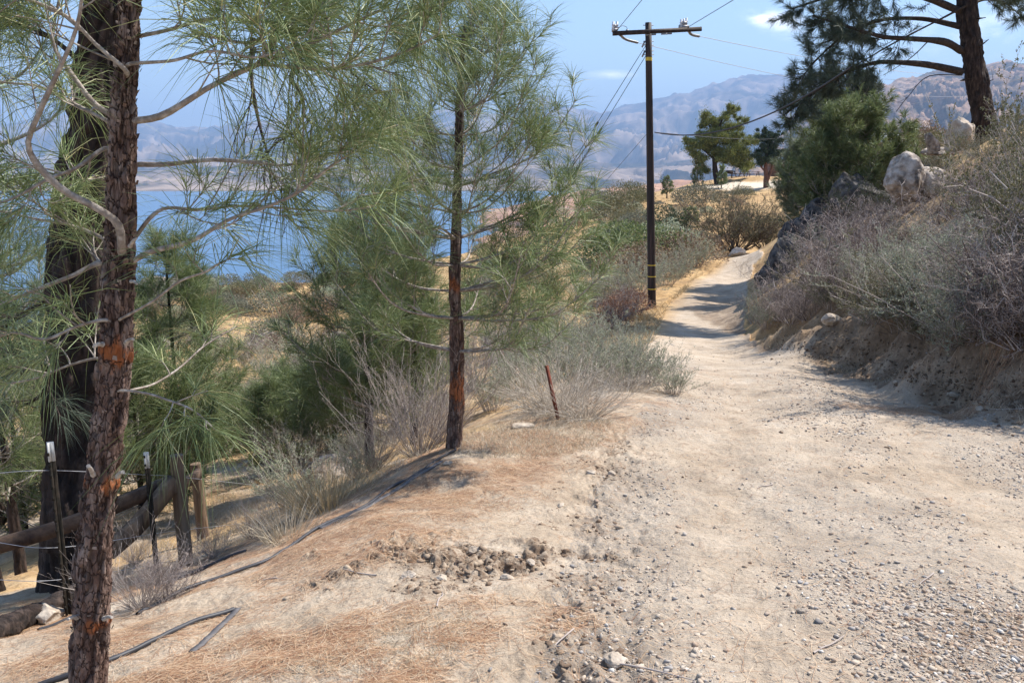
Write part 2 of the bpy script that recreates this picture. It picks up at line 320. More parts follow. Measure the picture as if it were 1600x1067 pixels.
foot = np.vstack([plan([(1180, 512), (1205, 541), (1300, 566), (1400, 592), (1500, 622), (1600, 655)]), [[5.6, 5.8], [6.3, 2.5], [6.5, -4]]])
edge = np.vstack([[[-6, -1.5]], [[-4, 1.5]], plan([(0, 1010), (130, 978), (260, 938), (360, 898), (430, 866), (600, 760), (700, 700), (850, 650), (960, 600), (1000, 545), (965, 500)])])
rutL = plan([(880, 1060), (900, 960), (915, 860), (925, 780), (938, 720), (970, 670)]); rutR = plan([(985, 1060), (985, 960), (985, 860), (985, 780), (990, 720), (1010, 660)])
def masks(x, y):
    px, py = project(x, y, Hbase(x, y)); r = np.hypot(x, y)
    m = {}
    w = .15 * fbm(x * 1.3, y * 1.3, oct=3, seed=3)
    m['road'] = inside(ROAD, x + w, y + w)
    ex = np.interp(y, edge[:, 1], edge[:, 0]); ex = np.where(y > 23, np.interp(y, [23, 28, 38, 50, 66, 90], [2.7, 4.4, 7.2, 11.0, 18, 20]), ex)
    m['left'] = sm(-.1, .6, ex - x)                                    # 1 beyond the shoulder
    fx = np.interp(y, foot[::-1, 1], foot[::-1, 0]); m['bank'] = sm(-.38, -.12, x - fx + .12 * fbm(x * 2, y * 2, oct=3, seed=2)) * (y < 60) * (y > -20)
    return m, ex, fx
def lanes(x, y):          # two wheel tracks worn into the road
    c = np.interp(y, rl[:, 1], rl[:, 0]); w = .12 * fbm(y * .5, 0 * y, oct=2, seed=91); return np.clip(np.exp(-((x - c - .85 - w) / .26) ** 2) + np.exp(-((x - c - 2.35 - w) / .28) ** 2), 0, 1) * (y > 0)
def Hdet(x, y):
    r = np.hypot(x, y); m, ex, fx = masks(x, y)
    bw = sm(-.7, 0, x - fx) * sm(5, 1.8, x - fx) * sm(30, 18, r) * (y > -6)          # the cut face is fluted by rain gullies
    gl = np.abs(fbm(y * .95 + x * .45, x * .3, oct=2, seed=20)); gs = np.abs(fbm(y * 3.2 + x * .9, x * .7, oct=3, seed=21))
    h = Hbase(x - bw * (.62 * (sm(.0, .45, gl) - .72) * -1 + .14 * (gs - .3) * -1 + .05 * fbm(x * 9, y * 9, oct=3, seed=23)), y)
    near = sm(60, 8, r)
    h = h + .05 * fbm(x * .9, y * .9, oct=3, seed=5) * sm(1, 6, r) + .018 * fbm(x * 6, y * 6, oct=3, seed=6) * sm(40, 6, r) + .007 * fbm(x * 28, y * 28, oct=3, seed=7, gain=.6) * sm(16, 5, r)
    off = 1 - m['road']
    h = h + off * (.25 * fbm(x * .35, y * .35, oct=4, seed=8) * sm(5, 25, r) * sm(300, 60, r) + .05 * fbm(x * 2.5, y * 2.5, oct=3, seed=9) * m['left'])
    h = h + .9 * fbm(x * .08, y * .08, oct=4, seed=12) * sm(40, 80, r) * sm(900, 300, r)
    # tyre ruts beside the road
    for ln, ph in ((rutL, 0), (rutR, 2)):
        d = pdist(ln, x, y); k = np.exp(-(d / .13) ** 2) * sm(9, 6, y)
        h = h - .018 * k + .022 * k * fbm(x * 22, y * 13 + ph, oct=2, seed=14)
    h = h - .016 * lanes(x, y) * sm(14, 8, r) * m['road']
    # cut bank: gullies run down the face
    b = m['bank']; dd = np.clip(x - fx, 0, 6)
    h = h + b * sm(26, 14, r) * (.07 * fbm(x * 3.1, y * 3.1, oct=5, seed=22, gain=.65) * sm(5, 2, dd) + .03 * fbm(x * 16, y * 16, oct=3, seed=26))
    near_ = (r < 9) & (r > 1.5) & (x > -2.5) & (x < 2.5) & (y > 1); xs, ys = x[near_], y[near_]; dm = damp_at(xs, ys)
    rg = 1 - np.abs(fbm(xs * 9, ys * 9, oct=3, seed=51)) * 3; rg2 = fbm(xs * 26, ys * 26, oct=3, seed=52); h[near_] += dm * (.022 * np.clip(rg, -.3, 1) + .014 * np.sign(rg2) * sm(0, .2, np.abs(rg2)))
    return h
def damp_at(x, y):
    e = fbm(x * 5, y * 5, oct=3, seed=56); o = 0
    for px, py, rx, ry, s_ in ((735, 872, .6, .3, 1.), (640, 850, .35, .16, 1.2)):
        c = ground0(px, py); o = np.maximum(o, sm(1., .55, np.hypot((x - c[0]) / rx, (y - c[1]) / ry) + e * s_))
    return np.maximum(o, .4 * np.exp(-(pdist(rutL, x, y) / .16) ** 2) * (y > 1.5) * (y < 9))
GX, GL = np.meshgrid(gaz, glr, indexing='ij'); GR = np.exp(GL); X = GR * np.sin(GX); Y = GR * np.cos(GX)
Z = Hdet(X, Y)
def H(x, y):
    x = np.asarray(x, float); y = np.asarray(y, float)
    return bil(Z, gaz, glr, np.arctan2(x, y), np.log(np.maximum(np.hypot(x, y), .03)))
def G(px, py): return ground0(px, py, H)
mk, ex_, fx_ = masks(X, Y)
PX, PY = project(X, Y, Hbase(X, Y))
def blob(px, py, rx, ry, s=.5):       # soft patch in plan around a ground point
    c = G(px, py); e = fbm(X * 5, Y * 5, oct=3, seed=int(px) % 97) * s
    return sm(1.0, .55, np.hypot((X - c[0]) / rx, (Y - c[1]) / ry) + e)
nz1 = fbm(X * 1.1, Y * 1.7, oct=4, seed=31)
edd = ex_ - X
straw = np.clip(sm(1.1, .2, np.abs(edd + .4)) * sm(-.25, .25, nz1 + .16) * sm(9, 6, GR), 0, 1)
straw = np.maximum(straw, .9 * sm(-.9, -1.7, X - .35 * (Y - 3)) * sm(-.2, .25, nz1 + .1) * sm(7, 4, GR))
straw = np.maximum(straw, blob(800, 690, .85, .45)); straw = np.maximum(straw, .8 * blob(1480, 650, 1.3, .5)); straw = np.maximum(straw, .5 * blob(760, 960, .6, .2, 1.)); straw = np.maximum(straw, .8 * blob(450, 1040, .8, .35, .9)); straw = np.maximum(straw, .7 * blob(560, 770, .7, .2, .8))
damp = np.maximum(blob(735, 872, .62, .34, 1.0), .35 * blob(915, 1020, .34, .22, 1.0)); damp = np.maximum(damp, .6 * blob(640, 850, .35, .16, 1.2)); damp = np.maximum(damp, .6 * blob(1560, 1000, .5, .3, 1.1)); damp = np.maximum(damp, .5 * np.exp(-(pdist(rutL, X, Y) / .2) ** 2) * sm(-.2, .3, fbm(X * 4, Y * 4, oct=3, seed=77)))
gold = sm(11, 24, GR) * (1 - mk['road']) * (1 - .0 * mk['bank'])
gold = np.maximum(gold, .9 * mk['left'] * sm(4, 7, GR) * sm(-.6, .2, nz1)) 
gold = np.maximum(gold, sm(.9, .0, np.abs(X - np.interp(Y, rl[:, 1], rl[:, 0]) + .1)) * sm(17, 21, Y) * sm(70, 50, Y))
grav = mk['road'] * sm(-.35, .35, fbm(X * .9, Y * .5, oct=3, seed=41) + .15) * sm(16, 9, GR) * (1 - .8 * lanes(X, Y))
pale = blob(1180, 290, 10, 4, .2) * (GR > 90)
def split_ground(sel, name, mats, label=None):
    ids = np.arange(X.size).reshape(X.shape)
    q = np.stack([ids[:-1, :-1], ids[:-1, 1:], ids[1:, 1:], ids[1:, :-1]], -1)[sel]
    u, inv = np.unique(q, return_inverse=True)
    f = lambda a: a.ravel()[u]
    mb = MB(); mb.add(np.stack([f(X), f(Y), f(Z)], 1), q=inv.reshape(-1, 4), straw=f(straw), damp=f(damp), gold=f(gold), grav=f(grav), bank=f(mk['bank'] * sm(40, 18, GR) * sm(3.2, 1.6, X - fx_ + .6 * nz1)), pale=f(pale))
    return tag(mb.build(name, mats), label, kind='structure')

def ground_mat():
    m = bpy.data.materials.new('sandy_ground'); m.use_nodes = True; nt = m.node_tree; N = nt.nodes; L = nt.links; p = N['Principled BSDF']
    p.inputs['Roughness'].default_value = .95; p.inputs['Specular IOR Level'].default_value = .15
    g = N.new('ShaderNodeNewGeometry'); pos = g.outputs['Position']
    def nse(sc, det=6, rough=.6, st=None):
        n = N.new('ShaderNodeTexNoise'); n.inputs['Scale'].default_value = sc; n.inputs['Detail'].default_value = det; n.inputs['Roughness'].default_value = rough
        if st:
            mp = N.new('ShaderNodeMapping'); mp.inputs['Scale'].default_value = st; L.new(pos, mp.inputs[0]); L.new(mp.outputs[0], n.inputs['Vector'])
        else: L.new(pos, n.inputs['Vector'])
        return n.outputs[0]
    def mix(f, a, b, t='MIX'):
        x = N.new('ShaderNodeMix'); x.data_type = 'RGBA'; x.blend_type = t
        for i, v in ((0, f), (6, a), (7, b)):
            if hasattr(v, 'links'): L.new(v, x.inputs[i])
            else: x.inputs[i].default_value = v if i == 0 else (*v, 1)
        return x.outputs[2]
    def rmp(f, a, b):
        r = N.new('ShaderNodeMapRange'); r.inputs[1].default_value = a; r.inputs[2].default_value = b; L.new(f, r.inputs[0]); return r.outputs[0]
    def mul(a, b):
        x = N.new('ShaderNodeMath'); x.operation = 'MULTIPLY'; x.use_clamp = True
        for i, v in ((0, a), (1, b)):
            if hasattr(v, 'links'): L.new(v, x.inputs[i])
            else: x.inputs[i].default_value = v
        return x.outputs[0]
    def A(n): a = N.new('ShaderNodeAttribute'); a.attribute_name = n; return a.outputs['Fac']
    r = ramp(nt, [(.28, (.27, .205, .145)), (.44, (.41, .325, .24)), (.58, (.50, .41, .315)), (.75, (.58, .495, .395))]); L.new(nse(1.7, 9, .70), r.inputs[0]); col = r.outputs[0]
    col = mix(mul(rmp(nse(55, 6, .75), .50, .66), .7), col, (.24, .175, .125))      # grains, crumbs
    col = mix(mul(rmp(nse(170, 4, .7), .55, .7), .5), col, (.20, .15, .11))
    col = mix(mul(rmp(nse(210, 3, .7), .60, .68), .5), col, (.70, .63, .54))
    col = mix(mul(A('grav'), rmp(nse(90, 5, .7), .44, .58)), col, (.29, .255, .22))
    col = mix(mul(A('straw'), mul(rmp(nse(30, 7, .8), .42, .62), .28)), col, (.38, .25, .155))
    col = mix(mul(A('damp'), rmp(nse(14, 6, .7), .35, .6)), col, (.16, .105, .07))
    bk = ramp(nt, [(.34, (.11, .075, .05)), (.5, (.235, .165, .11)), (.66, (.40, .305, .215))]); L.new(nse(3, 9, .7), bk.inputs[0])
    col = mix(mul(A('bank'), .95), col, bk.outputs[0])
    gd = ramp(nt, [(.3, (.20, .12, .055)), (.45, (.42, .26, .115)), (.6, (.55, .365, .17)), (.75, (.48, .34, .20))]); L.new(nse(.6, 10, .68), gd.inputs[0])
    col = mix(mul(A('gold'), .9), col, gd.outputs[0])
    col = mix(mul(A('gold'), mul(rmp(nse(4.5, 6, .7), .5, .62), .6)), col, (.13, .09, .055))
    col = mix(A('pale'), col, (.62, .53, .42))
    L.new(col, p.inputs['Base Color'])
    b1 = N.new('ShaderNodeBump'); b1.inputs['Distance'].default_value = .012; b1.inputs['Strength'].default_value = 1; L.new(nse(45, 8, .7), b1.inputs['Height'])
    b2 = N.new('ShaderNodeBump'); b2.inputs['Distance'].default_value = .1; L.new(nse(4, 6, .65), b2.inputs['Height']); L.new(b1.outputs[0], b2.inputs['Normal']); b2.inputs['Strength'].default_value = .35
    L.new(b2.outputs[0], p.inputs['Normal'])
    return m
GROUND = ground_mat()
fsel = lambda a: a[:-1, :-1]
isroad = fsel(mk['road']); isbank = fsel((mk['bank'] > .5) & (GR < 60) & ~mk['road'])
split_ground(isroad, 'dirt_road', GROUND); split_ground(isbank, 'road_bank', GROUND); split_ground(~isroad & ~isbank, 'ground', GROUND)

# ------------------------------------------------------------------ lake, hills, mountains
sky()
wm = M('lake_water', [(.3, (.05, .125, .24)), (.7, (.075, .165, .29))], scale=.004, rough=.28, spec=.5, stretch=(1, 3, 1))
mb = MB(); n_ = 60; xs = np.linspace(-14000, 14000, n_); ys = np.linspace(60, 16000, n_); gx, gy = np.meshgrid(xs, ys, indexing='ij'); ids = np.arange(n_ * n_).reshape(n_, n_)
mb.add(np.stack([gx, gy, np.full_like(gx, -80)], -1).reshape(-1, 3), q=np.stack([ids[:-1, :-1], ids[1:, :-1], ids[1:, 1:], ids[:-1, 1:]], -1).reshape(-1, 4))
tag(mb.build('lake', wm), kind='structure')
# ripples as bump on the lake
nt = wm.node_tree; bn = nt.nodes.new('ShaderNodeTexNoise'); bn.inputs['Scale'].default_value = .5; bn.inputs['Detail'].default_value = 5; bm = nt.nodes.new('ShaderNodeBump'); bm.inputs['Distance'].default_value = .6; bm.inputs['Strength'].default_value = .8
tcn = nt.nodes.new('ShaderNodeTexCoord'); nt.links.new(tcn.outputs['Object'], bn.inputs['Vector']); nt.links.new(bn.outputs[0], bm.inputs['Height']); nt.links.new(bm.outputs[0], nt.nodes['Principled BSDF'].inputs['Normal'])

def mountain(name, prof, Y0, Yc, mat, amp, seed, nu=700, nv=150, zb=-84, azw=(-48, 48), pw=1.25, freq=26.):
    az = R(1) * np.linspace(azw[0], azw[1], nu); px = 800 + F_PX * np.tan(az) / math.cos(PITCH) * 1.0
    pr = np.array(prof, float); cr = np.interp(px, pr[:, 0], pr[:, 1])
    el = np.array([at(p, q, 1.0)[2] for p, q in zip(px, cr)])      # z per metre of forward distance
    t = np.concatenate([np.linspace(0, 1, nv), np.linspace(1.03, 1.5, 14)])
    AZ, T = np.meshgrid(az, t, indexing='ij'); D = Y0 + (Yc - Y0) * T
    zc = (el * Yc)[:, None]
    x, y = D * np.tan(AZ), D
    q = 1 / (Yc * .055)
    wx = x + Yc * .05 * fbm(x * q * .6, y * q * .6, oct=3, seed=seed + 5)
    rd = 1 - np.abs(fbm(wx * q, y * q * .55, oct=6, seed=seed, gain=.52)) * 2.2
    rd2 = fbm(x * q * 3.5, y * q * 2, oct=5, seed=seed + 9, gain=.6)
    env = np.where(T <= 1, np.clip(T, 0, 1) ** pw, np.maximum(0, 1 - (T - 1) * 2.0))
    zz = zb + (zc - zb) * env + amp * (rd - .75) * sm(.02, .35, T) * np.where(T < 1, 1 - .82 * T ** 3, .2) + amp * .22 * rd2 * sm(0, .3, T) * (1 - .55 * T.clip(0, 1))
    ids = np.arange(zz.size).reshape(zz.shape); mb = MB()
    mb.add(np.stack([x, y, zz], -1).reshape(-1, 3), q=np.stack([ids[:-1, :-1], ids[:-1, 1:], ids[1:, 1:], ids[1:, :-1]], -1).reshape(-1, 4))
    return tag(mb.build(name, mat), kind='structure')
MA = M('far_mountain_rock', [(.40, (.035, .038, .03)), (.49, (.16, .12, .085)), (.58, (.36, .27, .20))], scale=.0016, detail=12, rough=1, spec=0)
MBm = M('near_mountain_rock', [(.38, (.09, .085, .07)), (.47, (.20, .15, .115)), (.56, (.36, .235, .165)), (.66, (.42, .30, .22))], scale=.006, detail=12, rough=1, spec=0, bump=10, bscale=.03)
MC = M('brown_foothills', [(.35, (.22, .13, .09)), (.5, (.42, .25, .17)), (.65, (.52, .33, .23))], scale=.01, detail=10, rough=1, spec=0)
mountain('mountain_range', [(-600, 150), (-300, 170), (0, 190), (150, 178), (300, 196), (420, 190), (520, 183), (600, 190), (700, 172), (790, 178), (835, 155), (853, 151), (880, 165), (915, 172), (940, 175), (975, 165), (1010, 160), (1040, 151), (1052, 144), (1075, 146), (1100, 134), (1108, 126), (1120, 127), (1150, 118), (1190, 119), (1230, 114), (1300, 128), (1350, 135), (1420, 125), (1480, 122), (1600, 130), (2000, 120)], 5200, 13500, MA, 430, 3)
mountain('mountain_range', [(-600, 250), (0, 262), (300, 252), (480, 256), (640, 246), (760, 258), (880, 248), (980, 256), (1100, 240), (1200, 252), (1350, 240), (1600, 235), (2000, 230)], 3700, 7200, MA, 100, 40, pw=1.1)
mountain('mountain', [(-600, 400), (1080, 400), (1150, 262), (1190, 232), (1230, 206), (1290, 165), (1340, 138), (1395, 124), (1450, 113), (1490, 112), (1540, 99), (1580, 97), (1620, 90), (1800, 84), (2100, 70)], 1500, 4200, MBm, 190, 71, nv=260, azw=(8, 50), zb=-70, pw=1.0)
mountain('foothills', [(-600, 420), (640, 420), (760, 335), (830, 312), (900, 300), (940, 289), (1000, 291), (1060, 281), (1120, 284), (1200, 276), (1300, 268), (1700, 265)], 420, 1500, MC, 26, 90, azw=(-6, 46), zb=-84, pw=1.4)

# ------------------------------------------------------------------ pines
def needles_on(mb, TP, n, L, Wd, seed, s0=.35, droop=.25, ang=(25, 75)):
    """TP [M,k,3] twig centre lines; n needles on each"""
    rs = np.random.default_rng(seed); Mt = len(TP)
    if not Mt: return
    idx = np.repeat(np.arange(Mt), n); s = s0 + (1 - s0) * rs.random(len(idx)) ** .75
    P, t = interp(TP, idx, s)
    pr = norm(np.cross(t, rs.normal(size=t.shape))); a = R(1) * rs.uniform(ang[0], ang[1], len(idx))[:, None] * (1.15 - .5 * s[:, None])
    D = norm(t * np.cos(a) + pr * np.sin(a)); Ln = L * rs.uniform(.65, 1.1, len(idx))
    bend = np.stack([rs.normal(0, .05, len(idx)), rs.normal(0, .05, len(idx)), -droop * rs.uniform(.5, 1.5, len(idx))], 1) * Ln[:, None]
    mb.add(*ribbons(P, D, Ln, Wd * rs.uniform(.7, 1.2, len(idx)), bend, rs))
def spawn(BP, n, L, seed, s0=.3, up=.25, flat=.5, curve=.3, k=5):
    """side twigs off one branch centre line BP [m,3]"""
    rs = np.random.default_rng(seed); BPm = np.asarray(BP)[None]
    s = np.sort(s0 + (1 - s0) * rs.random(n)); P, t = interp(BPm, np.zeros(n, int), s)
    pr = norm(np.cross(t, rs.normal(size=(n, 3)))); pr[:, 2] *= flat; pr = norm(pr)
    D = norm(t * rs.uniform(.4, 1.0, n)[:, None] + pr * .9 + np.array([0, 0, up])); l = L * rs.uniform(.45, 1.15, n)[:, None] * (1.15 - .55 * s[:, None])
    u = np.linspace(0, 1, k)[None, :, None]
    cv = (norm(rs.normal(size=(n, 3))) * .35 + np.array([0, 0, curve]))[:, None] * l[:, None]
    return P[:, None] + D[:, None] * l[:, None] * u + cv * u ** 2, s
def bark_trunk(pts, radii, k=64, n=300, amp=.012, fx=9., fz=5., seed=1, orange=(), mats=None, flakes=0, flake_dir=None):
    P = catmull(pts, n); r = np.interp(np.linspace(0, 1, n), np.linspace(0, 1, len(radii)), radii)
    t = norm(np.gradient(P, axis=0)); a = norm(np.cross(t, [0.1, 1, 0.])); b = np.cross(t, a); th = np.arange(k) * 2 * math.pi / k
    dl = np.concatenate([[0], np.cumsum(np.linalg.norm(np.diff(P, axis=0), axis=1))])
    TH, LL = np.meshgrid(th, dl); cx, cy = np.cos(TH), np.sin(TH)
    f = fbm(cx * fx * .35 + 3, cy * fx * .35, LL * fz, oct=3, seed=seed); f2 = fbm(cx * fx, cy * fx, LL * fz * 2.2, oct=3, seed=seed + 4)
    crack = sm(.22, .02, np.abs(f)) * .8 + sm(.12, 0, np.abs(f2)) * .5; crack = np.clip(crack, 0, 1)
    rr_ = r[:, None] * (1 + .10 * fbm(cx * 1.2, cy * 1.2, LL * 1.5, oct=2, seed=seed + 9)) + amp * (f2 * 1.1 + .6 * np.sign(f) * sm(0, .15, np.abs(f))) - amp * 1.2 * crack
    og = np.zeros_like(TH)
    for (l0, wl, am, th0) in orange:
        k_ = np.exp(-((LL - l0) / wl) ** 2) * (.55 + .45 * np.cos(TH - th0)); rr_ = rr_ + am * k_ * r[:, None]; og = np.maximum(og, sm(.25, .75, k_ + .9 * fbm(cx * 2.5, cy * 2.5, LL * 22, oct=3, seed=seed + 2) * (k_ > .04)))
    V = P[:, None] + rr_[..., None] * (a[:, None] * cx[..., None] + b[:, None] * cy[..., None])
    ids = np.arange(n * k).reshape(n, k); nx = np.roll(ids, -1, 1)
    mb = MB(); mb.add(V.reshape(-1, 3), q=np.stack([ids[:-1], nx[:-1], nx[1:], ids[1:]], -1).reshape(-1, 4), crk=crack.ravel() * .85, orange=np.clip(og, 0, 1).ravel(), pale=0.)
    if flakes:
        rs = np.random.default_rng(seed + 50); i = rs.integers(3, n - 3, flakes); j = rs.integers(0, k, flakes)
        p = V[i, j]; rad = norm(p - P[i]); tt = t[i]; sd = np.cross(rad, tt); w = rs.uniform(.003, .010, flakes)[:, None]; l = rs.uniform(.003, .010, flakes)[:, None]; o = rs.uniform(.2, 1.0, flakes)[:, None] * .008
        V2 = np.stack([p - sd * w - tt * l, p + sd * w - tt * l * rs.uniform(.5, 1, (flakes, 1)), p + sd * w * .8 + tt * l + rad * o, p - sd * w * .7 + tt * l * .8 + rad * o], 1) + rad[:, None] * .003
        mb.add(V2.reshape(-1, 3), q=np.arange(flakes * 4).reshape(-1, 4), crk=0., orange=0., pale=np.repeat(rs.random(flakes) ** 6 * .7, 4))
    return mb
def branch_mb(P, r0, r1, n=30, k=8, knob=.2, seed=0):
    P = catmull(P, n); s = np.linspace(0, 1, n); rr_ = r0 + (r1 - r0) * s ** .8
    rr_ = rr_ * (1 + knob * fbm(s * 9 + seed, s * 0 + seed, oct=3, seed=seed)); mb = MB(); mb.add(*tubes(P[None], rr_[None], k)); return mb, P
def pine_limb(root, pts, r0, ntw, Ltw, nsub, seed, nb, needles, Ln, Wn, mat=BRANCH, s0=.25, droop=.25, subL=.5, twr=.004, s_need=.3, k=7, up=.25, flat=.5, nd0=.35, r1=None):
    """one branch with its twigs as a part of root; its needles go into nb"""
    mb, P = branch_mb(pts, r0, r1 or max(.003, r0 * .22), seed=seed, k=k)
    T, s = spawn(P, ntw, Ltw, seed, s0=s0, up=up, flat=flat)
    r_ = twr * (1.2 - .5 * s); mb.add(*tubes(T, r_[:, None] * np.linspace(1, .55, 5)[None], 4))
    allT = [T, P[None, -6:, :][:, [0, 1, 2, 4, 5]]]
    if nsub:
        for i in range(nsub):
            rs = np.random.default_rng(seed + 100 + i); idx = np.arange(len(T)); ss = rs.uniform(.25, .9, len(T)); Q, t = interp(T, idx, ss)
            D = norm(t * .8 + norm(rs.normal(size=t.shape)) * .8 + [0, 0, .15]); l = Ltw * subL * rs.uniform(.5, 1.1, len(T))[:, None]; u = np.linspace(0, 1, 5)[None, :, None]
            T2 = Q[:, None] + D[:, None] * l[:, None] * u + np.array([0, 0, .2]) * l[:, None] * u ** 2; mb.add(*tubes(T2, (r_ * .7)[:, None] * np.linspace(1, .6, 5)[None], 3)); allT.append(T2)
    mb.build('branch', mat, root)
    if needles: needles_on(nb, np.concatenate(allT), needles, Ln, Wn, seed + 7, s0=nd0, droop=droop)
    return P

# --- the pine with flaking red bark in the left foreground
Yp, SC = 2.62, .832
tp = path([(133, 1115), (142, 960), (152, 820), (166, 690), (180, 560), (186, 430), (190, 300), (192, 190), (197, 90), (203, 0), (208, -130), (212, -320), (215, -560)], Yp)
pine = empty('pine_tree', tp[0], 'near pine with flaking reddish bark and orange resin wounds, at the left', 'tree', 'pines with long needles along the road')
tp_ = tp - tp[0]
def local(p, root): return np.asarray(p) - np.array(root.location)
tot = np.linalg.norm(np.diff(tp, axis=0), axis=1).sum(); cl = np.concatenate([[0], np.cumsum(np.linalg.norm(np.diff(tp, axis=0), axis=1))])
lev = lambda y: float(np.interp(-y, -np.array([1115, 960, 820, 690, 560, 430, 300, 190, 90, 0, -130, -320, -560]), cl))
mb = bark_trunk(tp_, [SC * a * .9 for a in (.080, .078, .074, .067, .062, .056, .050, .046, .039, .034, .028, .018, .006)], k=110, n=620, amp=.0075, fx=6, fz=9, seed=3,
                orange=[(lev(548), .036, .17, 2.2), (lev(750), .032, .2, 3.3), (lev(965), .02, .1, 3.0)], flakes=700)
mb.build('trunk', BARK, pine)
STUB = M('dead_grey_wood', [(.3, (.22, .18, .15)), (.6, (.50, .45, .40)), (.8, (.66, .61, .56))], scale=40, rough=.8, bump=.003, bscale=120)
for (px, py, dx, dy, r_) in ((160, 538, -14, 4, .013), (196, 536, 12, -6, .012), (146, 742, -8, -14, .016), (183, 745, 9, -8, .014), (120, 964, -14, 3, .013), (163, 966, 12, -2, .013), (150, 170, -8, 3, .006), (150, 278, -6, -2, .006), (203, 385, 10, -12, .010), (205, 440, 9, 4, .009)):
    a = at(px, py, Yp - .055); b = at(px + dx, py + dy, Yp - .10); mb, _ = branch_mb(local(np.array([a, (a + b) / 2 + [0, 0, .004], b]), pine), r_ * .6, r_ * .35, n=8, k=8, knob=.3, seed=px); 
    v = mb.v[0]; e = v[-8:].mean(0); mb.add(np.vstack([v[-8:], e]), t=[[j, (j + 1) % 8, 8] for j in range(8)]); mb.build('branch_stub', STUB, pine)
nb = MB(); TPf = catmull(tp, 400)
LIMBS = [  # pixel polyline, near/far distance, radius, twigs, twig length, subtwigs, needles per twig, start
    ([(205, 190), (255, 180), (330, 135), (400, 102), (470, 76), (540, 42), (600, 14)], 3.15, 2.95, .017, 16, .34, 2, 46, .35),
    ([(400, 100), (470, 106), (520, 107), (580, 98), (640, 78), (685, 55)], 3.02, 2.9, .007, 14, .26, 2, 46, .3),
    ([(205, 258), (260, 257), (330, 250), (400, 254), (450, 258), (520, 240), (560, 215), (625, 196)], 3.2, 3.3, .011, 12, .28, 2, 40, .45),
    ([(208, 408), (240, 392), (300, 376), (360, 342), (420, 322), (470, 298), (510, 265), (548, 240)], 3.15, 3.0, .012, 14, .30, 2, 46, .4),
    ([(208, 375), (235, 340), (262, 325), (310, 328), (370, 322), (440, 325), (520, 330), (590, 322)], 3.2, 3.35, .009, 15, .28, 2, 40, .4),
    ([(190, 385), (184, 350), (150, 325), (100, 298), (62, 262), (44, 225), (62, 175), (92, 110), (118, 50), (128, -10), (120, -70)], 3.1, 2.75, .019, 7, .30, 1, 36, .55),
    ([(192, 190), (150, 165), (115, 120), (85, 75), (84, 40), (95, -10), (105, -60)], 3.2, 3.3, .014, 8, .3, 1, 36, .3),
    ([(160, 185), (100, 155), (60, 135), (0, 128), (-60, 110)], 3.2, 3.4, .010, 10, .3, 2, 40, .2),
    ([(160, 410), (110, 432), (50, 455), (0, 476), (-60, 500)], 3.2, 3.0, .013, 12, .34, 2, 44, .2),
    ([(160, 372), (110, 352), (55, 342), (0, 330), (-50, 325)], 3.25, 3.5, .009, 12, .32, 2, 44, .2),
    ([(165, 232), (120, 262), (75, 280), (20, 310), (-40, 330)], 3.2, 2.9, .010, 12, .32, 2, 44, .2),
    ([(204, 60), (260, 48), (330, 30), (410, 34), (470, 45), (560, 50), (640, 20)], 3.2, 3.35, .010, 16, .32, 2, 46, .25),
    ([(300, 50), (350, 62), (392, 66), (425, 45), (440, 15), (448, -30)], 3.1, 3.0, .006, 9, .28, 2, 42, .3),
    ([(205, 100), (270, 95), (330, 80), (400, 90), (460, 70)], 3.1, 2.7, .008, 10, .32, 2, 46, .35),
    ([(204, 0), (280, -30), (380, -60), (500, -70), (640, -60), (720, -20)], 3.15, 3.0, .014, 24, .38, 2, 48, .2),
    ([(204, -20), (260, -80), (340, -120), (460, -130), (560, -140)], 3.2, 3.6, .012, 16, .38, 2, 40, .3),
    ([(200, -60), (140, -100), (60, -120), (-60, -130)], 3.2, 3.1, .012, 16, .38, 2, 40, .3),
    ([(196, 110), (150, 70), (110, 30), (60, 5), (0, -10)], 3.1, 2.9, .010, 14, .34, 2, 44, .2),
    ([(195, 495), (240, 470), (280, 440), (320, 425), (345, 410)], 3.05, 2.75, .005, 5, .14, 1, 40, .5),
    ([(198, 612), (240, 600), (280, 575), (320, 540), (370, 510)], 3.2, 3.7, .005, 5, .16, 1, 40, .5),
    ([(192, 610), (230, 615), (262, 625), (300, 640), (335, 670)], 3.1, 3.0, .005, 6, .18, 1, 40, .4),
    ([(165, 500), (120, 510), (70, 530), (20, 520), (-30, 540)], 3.1, 2.9, .008, 8, .26, 1, 44, .3),
    ([(160, 560), (110, 570), (60, 590), (10, 600)], 3.2, 3.3, .006, 8, .24, 1, 40, .3),
]
for i, (pl, ya, yb, r_, nt_, lt, ns, nn, s0_) in enumerate(LIMBS):
    lp0 = path(pl, ya * SC, yb * SC); dn = np.linalg.norm(TPf - lp0[0], axis=1); jn = int(np.argmin(dn))
    if dn[jn] < .16: lp0 = np.vstack([TPf[max(0, jn - 4)], lp0])
    pine_limb(pine, local(lp0, pine), r_ * SC, max(3, int(nt_ * .78)), lt * .7, ns, 400 + i * 13, nb, int(nn * .52), .235, .0012, s0=s0_, droop=.48, twr=.003, flat=.6, nd0=.52)
nb.build('foliage', NEEDLE, pine)

